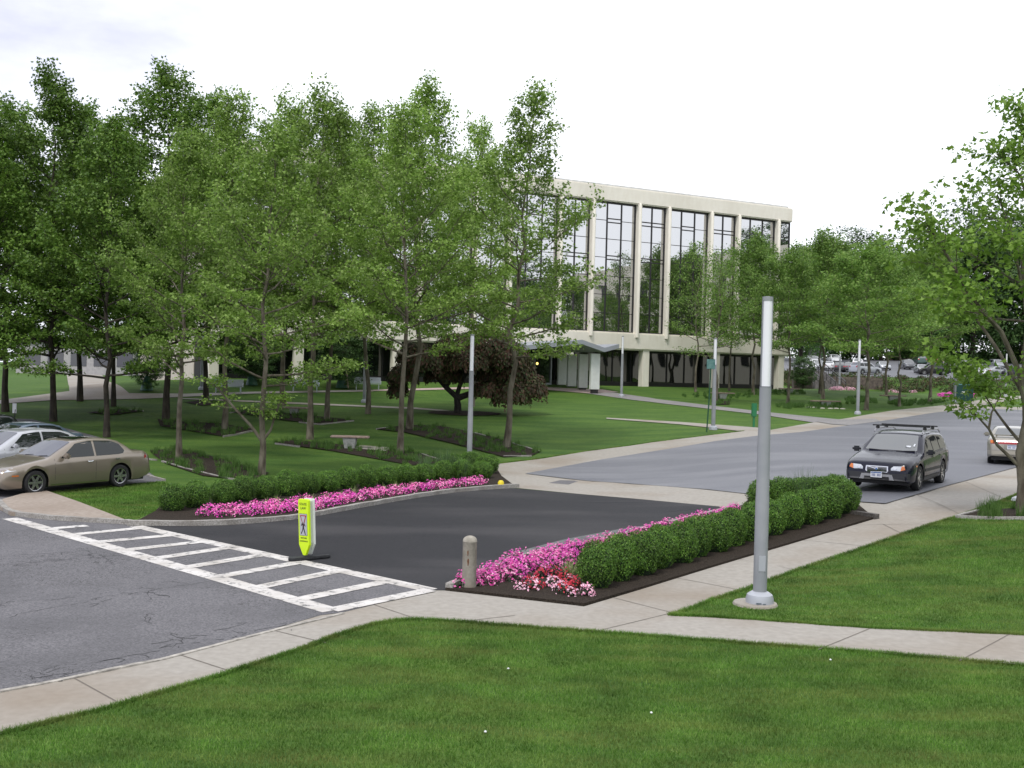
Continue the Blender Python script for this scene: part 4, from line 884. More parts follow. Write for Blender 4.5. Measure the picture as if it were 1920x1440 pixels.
lobes=[(-3.3,.0,2.3,.95,.55),(-3.6,.3,1.5,.6,.5),(-1.9,-.3,3.1,1.5,.7),(-.9,.6,2.5,1.2,.6),(.0,.2,4.0,1.7,.85),(1.6,.3,4.3,1.9,.8),(2.8,-.2,3.6,1.5,.8),(3.4,.2,2.8,1.3,.9),(4.3,.0,1.75,1.05,.75),(3.2,-.4,1.4,1.2,.75),(1.7,-.4,1.55,.95,.45),(-2.6,.7,3.6,1.2,.6),(.6,-.9,3.2,1.4,.7),(2.2,.9,2.6,1.3,.8)]
pos=[];nr=[];dr_=[]
for lx,ly,lz,rx,rz_ in lobes:
    n=int(2300*rx*rx**.3); d=rg.normal(size=(n,3)); d[:,2]=np.abs(d[:,2])*1.1-.35; d/=np.linalg.norm(d,axis=1,keepdims=True)
    r=rg.uniform(.72,1.03,(n,1))*(1+.10*np.sin(d[:,0:1]*7+lx)*np.cos(d[:,1:2]*6+ly)); q=d*r*np.array([rx,rx,rz_]); q[:,2]-=np.clip((q[:,0]**2+q[:,1]**2)/rx**2-.35,0,2)*rz_*rg.uniform(.4,1.5,n)
    pos.append(q+np.array([lx,ly,lz])); nr.append(d+rg.normal(0,.3,d.shape)); dr_.append(np.stack([d[:,0],d[:,1],-1.2+0*d[:,0]],1)+rg.normal(0,.3,d.shape))
pos=np.concatenate(pos); V,F,_=leaves(pos,np.concatenate(nr),rg.uniform(.10,.24,len(pos)),rg,direc=np.concatenate(dr_))
mb.build('trunk',MBK,t,True); link('crown',np_mesh('crown',V,F,3),t,[MLF])
ring=[(p[0]+2.2*math.cos(a)+.4,p[1]+1.6*math.sin(a)) for a in np.linspace(0,6.28,17)[:-1]]; sheet('planting_bed',None,.02,G_MULCH,xy=[ring])

# ================================================================== boxwood hedge balls
BOX=leafy('boxwood_leaf',[(.035,.100,.011),(.078,.175,.022),(.150,.265,.042)],.45,.25,.12,.35,2.5)
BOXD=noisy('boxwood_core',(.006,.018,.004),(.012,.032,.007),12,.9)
def bush_mesh(seed,n=9000,ls=.042):
    rg=np.random.default_rng(seed); d=rg.normal(size=(n,3)); d/=np.linalg.norm(d,axis=1,keepdims=True)
    ph=rg.uniform(0,6.28,8)
    lump=1+.05*np.sin(d[:,0]*6+ph[0])*np.sin(d[:,2]*5+ph[1])+.045*np.sin(d[:,1]*9+ph[2]+d[:,2]*5)+.03*np.sin(d[:,0]*15+ph[3])*np.cos(d[:,1]*13+ph[4])
    r=lump*rg.uniform(.84,1.04,n)+(rg.random(n)<.04)*rg.uniform(0,.09,n); q=d*r[:,None]*np.array([.5,.5,.5]); q[:,2]+=.46; q=q[q[:,2]>.0]; d=d[:len(q)] if False else q-np.array([0,0,.46])
    V,F,_=leaves(q,d/np.linalg.norm(d,axis=1,keepdims=True)+rg.normal(0,.75,d.shape)+np.array([0,0,.2]),ls*rg.uniform(.6,1.3,len(q)),rg)
    me=np_mesh('foliage',V,F,3); me.materials.append(BOX)
    b=MB(); b.lathe([(.0,0.0),(.28,.02),(.39,.2),(.415,.46),(.36,.68),(.2,.84),(0,.88)],16); return me,mesh_of(b,'shade_core',BOXD)  # solid core inside the leaves, coloured near black as the bush's inner shade
BM_=[bush_mesh(s) for s in (1,2,3,4)]
ORD=['first','second','third','fourth','fifth','sixth','seventh','eighth','ninth','tenth','eleventh','twelfth','thirteenth','fourteenth','fifteenth','sixteenth','seventeenth']
def bush(p,wd,h,lab,group,i):
    t=thing('boxwood_bush',lab,'bush',p,i*1.9,group); k=BM_[i%4]; link('foliage',k[0],t); link('shade_core',k[1],t); t.scale=(wd,wd*(.94+.12*((i*7)%5)/4),h); t.location.z+=.04; return t
line=[P(321,961),P(450,944),P(570,929),P(700,915),P(800,906),P(902,899)]
dl=densify(line,.02); tot=len(dl)
NL=min(16,int(tot*.02/.72)+1)
for i in range(NL):
    q=dl[int((tot-1)*i/(NL-1))]; rj=random.Random(i)
    p=(q[0]+rj.uniform(-.04,.04),q[1]+rj.uniform(-.04,.04),float(terr(*q))); bush(p,.68+rj.uniform(-.05,.07),.72+rj.uniform(-.06,.06)-.005*i,f'{ORD[i]} boxwood ball of the left hedge from the crosswalk end','boxwood balls of the left hedge',i)
for i,(x,y) in enumerate([(846,890),(882,884),(912,890)]): bush(P(x,y),.85,.72,f'{ORD[i]} boxwood ball of the back row at the right end of the left hedge','boxwood balls of the left hedge',i+2)
line=[P(1118,1104),P(1240,1068),P(1345,1036),P(1450,1006),P(1582,966)]; dl=densify(line,.02); tot=len(dl)
NR=min(15,int(tot*.02/.74)+1)
for i in range(NR):
    q=dl[int((tot-1)*i/(NR-1))]; rj=random.Random(i+50)
    p=(q[0]+rj.uniform(-.03,.03),q[1]+rj.uniform(-.03,.03),float(terr(*q))); bush(p,.64+rj.uniform(-.05,.05)+.004*i,.80+rj.uniform(-.03,.05)+.004*i,f'{ORD[i]} boxwood ball of the right hedge from the bollard end','boxwood balls of the right hedge',i+1)
for i,(x,y) in enumerate([(1432,957),(1467,955),(1502,955),(1538,953),(1566,950)]): bush(P(x,y),.84,.80,f'{ORD[i]} boxwood ball of the back row in the right hedge','boxwood balls of the right hedge',i)

# ================================================================== grasses
TUFT=leafy('liriope_leaf',[(.038,.10,.016),(.075,.155,.03),(.12,.21,.05)],.6,.3,.1)
ORN=leafy('ornamental_grass_leaf',[(.05,.11,.04),(.085,.15,.06),(.13,.19,.09)],.6,.3,.1)
def tuft_patch(polys,dens,h,wd,mat,name,lab,seed,lean=.45,per=34,spread=.12):
    rg=np.random.default_rng(seed); c=scatter(polys,dens,rg); z=terr(c[:,0],c[:,1])+.03; n=len(c)
    idx=np.repeat(np.arange(n),per); a=rg.uniform(0,6.28,len(idx)); r=spread*np.sqrt(rg.random(len(idx)))
    b=np.stack([c[idx,0]+r*np.cos(a),c[idx,1]+r*np.sin(a),z[idx]],1); hh=h*rg.uniform(.5,1.15,len(idx))*rg.uniform(.7,1.2,n)[idx]
    V,F=blades(b,hh,np.full(len(idx),wd),rg.uniform(.1,lean,len(idx)),rg); o=link(name,np_mesh(name,V,F,3),None,[mat]); return tag(o,lab,'ground cover',None,'stuff')
stp=[pxs(s) for s in STR]
tuft_patch(stp[:7],3.4,.27,.022,TUFT,'liriope_grass','dark tufted grass growing in the mulch beds under the left trees',1)
rb=[[(1280,741),(1330,736),(1412,741),(1412,748),(1340,749),(1280,746)],[(1335,752),(1368,752),(1368,759),(1337,760)],[(1400,734),(1512,733),(1512,741),(1400,743)],[(1455,760),(1575,756),(1578,766),(1455,768)],[(1583,746),(1640,744),(1645,757),(1583,760)],[(1660,752),(1780,752),(1750,760),(1668,763)]]
tuft_patch([pxs(s) for s in rb],2.2,.30,.03,leafy('bright_liriope_leaf',[(.04,.10,.018),(.065,.14,.028),(.10,.18,.045)],.6,.3,.1),'liriope_grass','bright tufted grass clumps under the small trees on the right lawn',2)
tuft_patch([stp[8]],9,.34,.012,TUFT,'liriope_grass','grass tufts in the bed at the foot of the near right tree',3,per=60)
def clump(name,p,h,n,mat,lab,wd=.012,seed=1,lean=.5,spread=.1,cat='ornamental grass',group=None):
    rg=np.random.default_rng(seed); a=rg.uniform(0,6.28,n); r=spread*np.sqrt(rg.random(n)); az=a+rg.normal(0,.5,n); V=[];F=[]
    hh=h*rg.uniform(.55,1.1,n); ln=rg.uniform(.05,lean,n)*hh; T=np.array([0,.35,.7,1.])
    for i in range(n):
        d=np.array([math.cos(az[i]),math.sin(az[i]),0]); s=np.array([-d[1],d[0],0])*wd/2; b=np.array([r[i]*math.cos(a[i]),r[i]*math.sin(a[i]),0]); k=len(V)
        for j,t in enumerate(T):
            q=b+d*ln[i]*t*t+np.array([0,0,hh[i]*(t-.22*t*t*ln[i]/hh[i]*2)]); w_=1-.85*t
            V+= [q-s*w_,q+s*w_]
        for j in range(3): F.append((k+2*j,k+2*j+1,k+2*j+3,k+2*j+2))
    o=link(name,np_mesh(name,np.array(V),np.array(F),4),None,[mat]); o.location=tuple(p); return tag(o,lab,cat,group)
clump('ornamental_grass',P(1507,958),1.15,260,ORN,'tall feathery ornamental grass rising out of the right hedge',.010,4,.55,.16)
clump('ornamental_grass',P(797,900),.95,260,ORN,'tall ornamental grass in the left hedge, left of the lamp post',.012,5,.4,.2)
clump('ornamental_grass',P(833,893),1.05,300,ORN,'wider tuft of ornamental grass in the left hedge right behind the lamp post',.012,6,.4,.3)
clump('ornamental_grass',P(868,902),.85,240,ORN,'ornamental grass tuft closest to the right end of the left hedge',.012,7,.4,.22)
VAR=leafy('variegated_leaf',[(.14,.22,.05),(.28,.34,.12),(.42,.45,.24)],.5,.3)
for i,(x,y) in enumerate([(520,945),(549,948),(584,943),(612,939),(639,936),(664,928),(718,921),(742,917),(775,914),(500,950)]):
    clump('spider_plant',P(x,y),.27,30,VAR,f'pale striped leafy tuft behind the left flower strip, {ORD[[1,2,3,4,5,6,7,8,9,0][i]]} from the left','.030' and .022,20+i,1.0,.04,'plant','pale striped tufts in the left bed')
clump('spider_plant',P(1068,1082),.34,90,VAR,'pale striped tuft between the red flowers and the right hedge',.02,40,.9,.10,'plant')

# ================================================================== flowers
FL_LEAF=leafy('begonia_leaf',[(.010,.022,.010),(.02,.045,.014),(.04,.03,.018)],.5,.2)
PK=leafy('pink_petal',[(.50,.03,.24),(.72,.09,.38),(.80,.20,.48),(.85,.48,.62)],.55,.2); MG=leafy('magenta_petal',[(.46,.015,.28),(.66,.05,.42),(.78,.22,.55)],.55,.2)
RD=leafy('red_petal',[(.30,.008,.02),(.45,.02,.04),(.55,.05,.09)],.55,.15); WP=leafy('white_pink_petal',[(.72,.35,.48),(.8,.55,.64),(.75,.25,.42)],.55,.2)
def flowerbed(name,polys,dens,mats,probs,lab,seed,r=.13,h=.2,petals=34,lv=24,ps=.052):
    rg=np.random.default_rng(seed); c=scatter(polys,dens,rg); n=len(c); z=terr(c[:,0],c[:,1])+.05; kindi=rg.choice(len(mats),n,p=probs)+1
    Vs=[];Fs=[];Ms=[];off=0; sc=rg.uniform(.8,1.25,n)
    for cnt,sz,isl in ((lv,.06,True),(petals,ps,False)):
        idx=np.repeat(np.arange(n),cnt); d=rg.normal(size=(len(idx),3)); d[:,2]=np.abs(d[:,2]); d/=np.linalg.norm(d,axis=1,keepdims=True)
        k=(rg.uniform(.35,.88,(len(idx),1)) if isl else rg.uniform(.9,1.08,(len(idx),1)))*sc[idx][:,None]
        pos=np.stack([c[idx,0],c[idx,1],z[idx]],1)+d*k*np.array([r,r,h]); nr=d+rg.normal(0,.35,d.shape)+np.array([0,-.3,.3])
        V,F,_=leaves(pos,nr,sz*rg.uniform(.7,1.2,len(idx)),rg); 
        if not isl:   # round petal pairs: widen
            pass
        Vs.append(V);Fs.append(F+off);Ms.append(np.repeat(np.zeros(len(idx),int) if isl else kindi[idx],2)); off+=len(V)
    me=np_mesh(name,np.concatenate(Vs),np.concatenate(Fs),3,np.concatenate(Ms)); o=link(name,me,None,[FL_LEAF]+mats); return tag(o,lab,'flowers',None,'stuff')
flowerbed('flowers',[pxs([(372,977),(470,972),(560,965),(700,939),(870,915),(915,912),(905,905),(850,909),(690,929),(600,944),(540,948),(470,956),(378,964)])],26,[PK,MG],[.6,.4],'strip of pink begonias along the kerb in front of the left hedge',1,.12,.19)
flowerbed('flowers',[pxs([(842,1104),(872,1111),(905,1108),(960,1096),(1020,1082),(1062,1072),(1080,1056),(1088,1033),(965,1055),(900,1083)]),pxs([(1088,1034),(1200,1003),(1385,959),(1392,964),(1200,1010),(1090,1042)])],40,[PK,MG],[.65,.35],'broad strip of pink begonias along the kerb behind the bollard',2,.11,.20)
flowerbed('flowers',[pxs([(930,1115),(985,1097),(1040,1074),(1060,1080),(1075,1100),(1050,1112),(985,1112)])],11,[RD,WP],[.8,.2],'red begonias in the point of the right bed',3,.11,.17)
flowerbed('flowers',[pxs([(990,1116),(1060,1086),(1078,1100),(1108,1122),(1075,1131),(1020,1124)])],13,[WP,RD],[.62,.38],'pale pink and red begonias at the sidewalk corner of the right bed',4,.11,.17)
fp_=[pxs([(1762,744),(1785,744),(1785,740),(1762,741)]),pxs([(1798,747),(1830,746),(1828,741),(1798,742)])]
flowerbed('flowers',fp_,1.2,[MG],[1.],'magenta flowers around the green sign board',5,.22,.28,60,30,.12)
flowerbed('flowers',[pxs([(1555,732.5),(1600,733.2),(1600,732),(1555,731.3)]),pxs([(1665,737),(1760,737.5),(1760,735.8),(1665,735.5)])],1.2,[WP],[1.],'low pale flower border along the far planted bank',6,.35,.3,60,30,.1)
# planted bank below the car park
bank=leafy('bank_leaf',[(.02,.05,.014),(.045,.09,.02),(.09,.035,.03),(.06,.11,.03)],.6,.2,0,.3,.3)
rg=np.random.default_rng(77); c=scatter([[(31,136),(33,143),(60,143),(86,143),(82,136)]],1.1,rg)
lump=rg.uniform(.4,1.0,len(c)); idx=np.repeat(np.arange(len(c)),70); d=rg.normal(size=(len(idx),3)); d[:,2]=abs(d[:,2]); d/=np.linalg.norm(d,axis=1,keepdims=True)
pos=np.stack([c[idx,0],c[idx,1],terr(c[idx,0],c[idx,1])],1)+d*lump[idx][:,None]*rg.uniform(.6,1,(len(idx),1))*np.array([1,1,.9])
V,F,_=leaves(pos,d+rg.normal(0,.5,d.shape),.2*rg.uniform(.6,1.3,len(idx)),rg); tag(link('bank_shrubs',np_mesh('bank_shrubs',V,F,3),None,[bank]),'low mixed green and reddish shrubs covering the bank below the car park','ground cover',None,'stuff')
# trees across the lot beyond the frame, mirrored in the glass
for i in range(16):
    f_=i/15; X=62+55*math.sin(i*1.7)**2*.4+10*f_; Y=-42+9.5*i
    if Y>45 and X<110 : X=112+(i%3)*6
    plant('woodland_tree','XYZ'[i%3],(X,Y,float(terr(X,Y))),18+3*math.sin(i*2.3),'tall tree on the rise across the car park, seen mirrored in the glass',rz=i,group='trees mirrored in the office glass')

# ================================================================== lawn blades in the foreground
LG2=leafy('grass_blade',[(.036,.105,.009),(.073,.172,.018),(.112,.228,.034),(.175,.265,.065)],.6,.35,0,.42,1.3,(.24,.25,.075),(.4,2.1,1))
FORE=[(-60,1720),(-60,1395),(0,1378),(200,1330),(400,1272),(560,1220),(640,1190),(700,1172),(740,1165),(780,1163),(850,1166),(1000,1178),(1300,1200),(1600,1222),(1920,1250),(2080,1264),(2080,1720)]
RLW=[(1257,1155),(1300,1140),(1340,1124),(1400,1105),(1491,1071),(1624,1026),(1742,985),(1793,970),(1860,948),(1914,925),(2000,900),(2000,1197),(1920,1194),(1620,1180),(1340,1160)]
rg=np.random.default_rng(12)
def lawnblades(poly,dens,h,wd,name,lab):
    c=scatter([poly],dens,rg); b=np.stack([c[:,0],c[:,1],terr(c[:,0],c[:,1])],1); n=len(b)
    V,F=blades(b,h*rg.uniform(.5,1.2,n),np.full(n,wd)*rg.uniform(.7,1.3,n),rg.uniform(.1,.9,n),rg); o=link(name,np_mesh(name,V,F,3),None,[LG2]); return tag(o,lab,'grass',None,'stuff')
lawnblades(pxs(FORE),3800,.042,.0075,'grass_blades','short mown grass blades of the foreground lawn')
lawnblades(pxs([(88,923),(180,914),(300,903),(340,912),(330,935),(296,958),(241,980),(150,946)]),1300,.05,.014,'grass_blades','short mown grass blades between the tan sedan and the left hedge')
lawnblades(pxs(RLW),2200,.042,.010,'grass_blades','short mown grass blades of the right lawn behind the lamp post')

# ragged lawn edges along the pavement
def fringe(line,n,h,wd,lab):
    L=densify(line,.03); idx=rg.integers(0,len(L),n); q=np.array([p[:2] for p in L])[idx]; nz=(np.sin(q[:,0]*9)+np.sin(q[:,1]*7+q[:,0]*3))*.008
    q=q+rg.normal(0,.018,(n,2))+nz[:,None]; b=np.stack([q[:,0],q[:,1],terr(q[:,0],q[:,1])+.004],1)
    V,F=blades(b,h*rg.uniform(.4,1.25,n),np.full(n,wd),rg.uniform(.2,1.1,n),rg); tag(link('grass_fringe',np_mesh('grass_fringe',V,F,3),None,[LG2]),lab,'grass',None,'stuff')
fringe(pxl(FORE[2:-1]),26000,.055,.008,'longer grass along the edge of the foreground lawn')
fringe(pxl(RLW[-1:]+RLW[:10]),16000,.055,.010,'longer grass along the sidewalk edge of the right lawn')
fringe(pxl([(2000,1197),(1920,1194),(1620,1180),(1340,1160),(1257,1155)]),14000,.06,.010,'longer grass along the lower edge of the right lawn')
fringe(pxl([(925,871),(1012,861),(1100,847),(1225,830),(1395,809)]),9000,.07,.016,'longer grass along the curved edge of the middle lawn')
fringe(pxl([(85,925),(150,948),(241,984)]),5000,.07,.012,'longer grass at the edge of the island lawn')
# ================================================================== cars
GLC=pbr('car_glass',(.012,.016,.017),.03,0,.9); GLC.node_tree.nodes['Principled BSDF'].inputs['IOR'].default_value=2.1
GLS=pbr('side_glass',(.010,.014,.014),.03,0,.6); TYR=noisy('tyre_rubber',(.012,.012,.013),(.022,.022,.023),12,.85); RIM=pbr('alloy',(.50,.50,.52),.25,.9); CHR=pbr('chrome',(.7,.7,.72),.12,1.)
TRIM=pbr('black_trim',(.012,.012,.013),.55); LENS=pbr('headlamp_lens',(.62,.64,.67),.08,.5,.8,.6); TAIL=pbr('tail_lens',(.30,.008,.012),.15,0,.7,.5); AMB=pbr('amber_lens',(.62,.16,.02),.2,0,.6,.5); PLT=pbr('plate_white',(.66,.68,.72),.5); PLB=pbr('plate_blue',(.05,.12,.32),.5)
def paint(name,c,met=.35,rough=.32): return pbr(name,c,rough,met,.5,.9)
def car_shell(sp):
    """body surface lofted from stations along the car, wheel arches cut into its lower edge"""
    L,W=sp['L'],sp['W']/2; xf,xr,wr=sp['xf'],sp['xr'],sp['wr']; ar=wr+.065
    def ip(key,x): 
        a=sp[key]; return float(np.interp(x,[p[0] for p in a],[p[1] for p in a]))
    def sm(key,x,e=.035): return (ip(key,max(0,x-e))+ip(key,x)*2+ip(key,min(L,x+e)))/4
    st=set(np.round(np.concatenate([np.linspace(0,L,64),[0,.03,.07,.12,L-.03,L-.07,L-.12]]),4))
    for c in (xf,xr):
        st={s for s in st if not(c-ar-.02<s<c+ar+.02)}|set(np.round(c+ar*np.cos(np.linspace(0,np.pi,19)),4))|{round(c-ar-.004,4),round(c+ar+.004,4)}
    st=sorted(st); rows=[]
    for x in st:
        wv=W*sm('wid',x,.05); bl=sm('belt',x); tp=max(sm('top',x),bl+.02); rk=ip('rock',x); zb=rk
        for c in (xf,xr):
            if abs(x-c)<=ar: zb=max(zb,wr+math.sqrt(max(0,ar*ar-(x-c)**2))-.0)
        h=tp-bl; wr_=wv-.045-sp.get('tum',.42)*h-(0 if h>.15 else .0)
        mid=rk+(bl-rk)*.48; zb2=zb+.03
        prof=[(wv*.955 if zb==rk else wv*.985,zb),(wv*.985,zb2),(wv*1.0,max(mid,zb2+.02)),(wv*.995,max(bl-.12,zb2+.05)),(wv*.975,bl-.03),(wv*.955,bl),
              (wv*.955+(wr_-wv*.955)*.35,bl+h*.36),(wv*.955+(wr_-wv*.955)*.78,bl+h*.77),(wr_-.01,bl+h*.90),(wr_-.075,bl+h*.965),(wr_*.62,tp-.008*min(1,h/.3)),(wr_*.3,tp),(0,tp+.002)]
        if h<.3:
            k=h/.3; fl=[(wv*.955,bl),(wv*.93,bl+h*.35),(wv*.86,bl+h*.68),(wv*.74,bl+h*.86),(wv*.60,bl+h*.94),(wv*.42,bl+h*.98),(wv*.2,tp),(0,tp+.002)]
            for i in range(8): a=prof[5+i]; b=fl[i]; prof[5+i]=(a[0]*k+b[0]*(1-k),a[1]*k+b[1]*(1-k))
        rows.append(prof)
    mb=MB(); m=len(rows[0]); vs=[]
    for x,pr in zip(st,rows):
        X=L/2-x
        vs+=[(X,y,z) for y,z in pr]+[(X,-y,z) for y,z in pr[-2::-1]]
    n=2*m-1; fs=[(i*n+j,i*n+j+1,(i+1)*n+j+1,(i+1)*n+j) for i in range(len(st)-1) for j in range(n-1)]
    for e in (0,(len(st)-1)*n):     # end faces as a grid left-right
        for j in range(m-1): fs.append((e+j,e+j+1,e+n-2-j,e+n-1-j))
    mb.add(vs,fs); return mb
def refine(poly,step):
    bm=bmesh.new(); vs=[bm.verts.new((p[0],p[1],0)) for p in poly]
    for t in tessellate_polygon([[Vector((p[0],p[1],0)) for p in poly]]):
        try: bm.faces.new([vs[i] for i in t])
        except ValueError: pass
    for ax in (0,1):
        c=[p[ax] for p in poly]
        for v in np.arange(math.floor(min(c)/step)*step,max(c),step):
            bmesh.ops.bisect_plane(bm,geom=bm.verts[:]+bm.edges[:]+bm.faces[:],plane_co=(v,0,0) if ax==0 else (0,v,0),plane_no=(1,0,0) if ax==0 else (0,1,0))
    V=[tuple(v.co) for v in bm.verts]; bm.verts.index_update(); F=[tuple(v.index for v in f.verts) for f in bm.faces]; bm.free(); return V,F
def patch(bvh,poly,axis,name,mat,par,off=.006,step=.09,sgn=1,out=True):
    """a sheet following the body, laid on from the side ('y'), front/back ('x') or above ('z')"""
    V,F=refine(poly,step); vs=[];ok=[]
    for a,b,_ in V:
        if axis=='y': o=Vector((a,sgn*4,b)); d=Vector((0,-sgn,0))
        elif axis=='x': o=Vector((sgn*6,a,b)); d=Vector((-sgn,0,0))
        else: o=Vector((a,b,5)); d=Vector((0,0,-1))
        h,nm,_,_=bvh.ray_cast(o,d)
        if h is None: vs.append(None); continue
        if nm.dot(d)>0: nm=-nm
        q=h+nm*off*.6-d*off*.6; vs.append(tuple(q))
    good=[f for f in F if all(vs[i] is not None for i in f)]
    used=sorted({i for f in good for i in f}); 
    if not used: return None
    mp_={i:k for k,i in enumerate(used)}; me=bpy.data.meshes.new(name); me.from_pydata([vs[i] for i in used],[],[tuple(mp_[i] for i in f) for f in good])
    me.polygons.foreach_set('use_smooth',[True]*len(me.polygons)); me.update(); return link(name,me,par,[mat])
def wheel(par,x,y,wr,ws,rim=RIM,spokes=6,detail=True,wid=.205):
    e=bpy.data.objects.new('wheel',None); COL.objects.link(e); e.parent=par; e.location=(x,y,wr)
    s=1 if y>0 else -1; b=MB(); hw=wid/2
    b.lathe([(wr*.66,-hw*.8),(wr*.70,-hw),(wr*.93,-hw),(wr,-hw*.7),(wr,hw*.7),(wr*.93,hw),(wr*.70,hw),(wr*.66,hw*.8)],28,axis='y'); b.build('tyre',TYR,e,smooth=True)
    b=MB(); yo=hw*.86*s
    b.lathe([(wr*.60,yo*.2),(wr*.62,yo*.95),(wr*.69,yo*1.02),(wr*.70,yo*.85)],28,axis='y')
    b.lathe([(0,yo*.93),(wr*.14,yo*.93),(wr*.16,yo*.8)],14,axis='y')
    for k in range(spokes):
        a=2*math.pi*k/spokes; w1,w2=wr*.12,wr*.085
        pts=[(wr*.08,-w1),(wr*.64,-w2),(wr*.64,w2),(wr*.08,w1)]; q=[(r*math.cos(a)-t*math.sin(a),r*math.sin(a)+t*math.cos(a)) for r,t in pts]
        b.add([(u,yo*.90,v) for u,v in q]+[(u,yo*.62,v) for u,v in q],[(0,1,2,3),(4,5,6,7),(0,1,5,4),(2,3,7,6)])
    b.build('rim',rim,e,smooth=True,angle=30)
    b=MB(); b.lathe([(0,yo*.25),(wr*.64,yo*.25)],24,axis='y'); b.build('brake_disc',pbr('disc_dark',(.03,.03,.032),.5,.6),e)
def mirror_poly(p): return [(-a,b) for a,b in p]
def make_car(sp,name,label,loc,rz,group=None,mat=None,detail=True):
    L=sp['L']; t=thing(name,label,'car',loc,rz,group); body_mat=mat or sp['mat']
    sh=car_shell(sp); ob=sh.build('body',body_mat,t,smooth=True,angle=50)
    bm=bmesh.new(); bm.from_mesh(ob.data); bvh=BVHTree.FromBMesh(bm); bm.free()
    X=lambda x:L/2-x
    w=sp['W']/2
    b=MB(); b.box(X(L-.25),X(.25),-w+.16,w-.16,.17,.62); b.box(X(L-.6),X(.6),-w+.30,w-.30,.6,.78); b.build('underbody',TRIM,t)  # black underbody box, its colour also stands for the shade in the wheel wells
    for c in (sp['xf'],sp['xr']):
        for s in (1,-1): wheel(t,X(c),s*(w-.125),sp['wr'],1,spokes=sp.get('spk',6))
    for s in (1,-1):
        for q in sp['sidewin']: patch(bvh,[(X(x),z) for x,z in q],'y','side_window',GLS,t,sgn=s)
    patch(bvh,[(X(x),y) for x,y in sp['shield']],'z','windshield',GLC,t); patch(bvh,[(X(x),y) for x,y in sp['rearwin']],'z','rear_window',GLC,t)
    if detail or True:
        for s in (1,-1):
            for q in sp.get('lines',[]): patch(bvh,[(X(x),z) for x,z in q],'y','door_seam',TRIM,t,sgn=s,off=.003,step=.2)
            for q in sp.get('handles',[]): patch(bvh,[(X(x),z) for x,z in q],'y','door_handle',CHR if not sp.get('darkh') else body_mat,t,sgn=s,off=.03,step=.2)
            for q,m in sp.get('sidepatch',[]): patch(bvh,[(X(x),z) for x,z in q],'y','side_moulding' if m is not TAIL and m is not AMB else 'side_lamp',m or body_mat,t,sgn=s,off=.008,step=.2)
        for i_,(q,m,nm,mirror) in enumerate(sp.get('front',[])):
            of={'grille':.016,'bumper':.006,'skid_plate':.012,'air_intake':.017}.get(nm,.009)
            patch(bvh,q,'x',nm,m,t,sgn=1,off=of,step=.06)
            if mirror: patch(bvh,mirror_poly(q),'x',nm,m,t,sgn=1,off=of,step=.06)
        for q,m,nm,mirror in sp.get('rear',[]):
            patch(bvh,q,'x',nm,m,t,sgn=-1,off=.008 if 'band' in nm or nm in('bumper','plate_recess') else .014,step=.06)
            if mirror: patch(bvh,mirror_poly(q),'x',nm,m,t,sgn=-1,off=.010,step=.06)
        mx_,mz=sp['mir']
        for s in (1,-1):
            b=MB(); b.box(X(mx_)-.07,X(mx_)+.07,s*(w-.03),s*(w+.20),mz,mz+.15); b.build('wing_mirror',sp.get('mirmat') or body_mat,t,smooth=True,bevel=.045,angle=60)
    return t,bvh,X
def rect(x0,x1,z0,z1): return [(x0,z0),(x1,z0),(x1,z1),(x0,z1)]
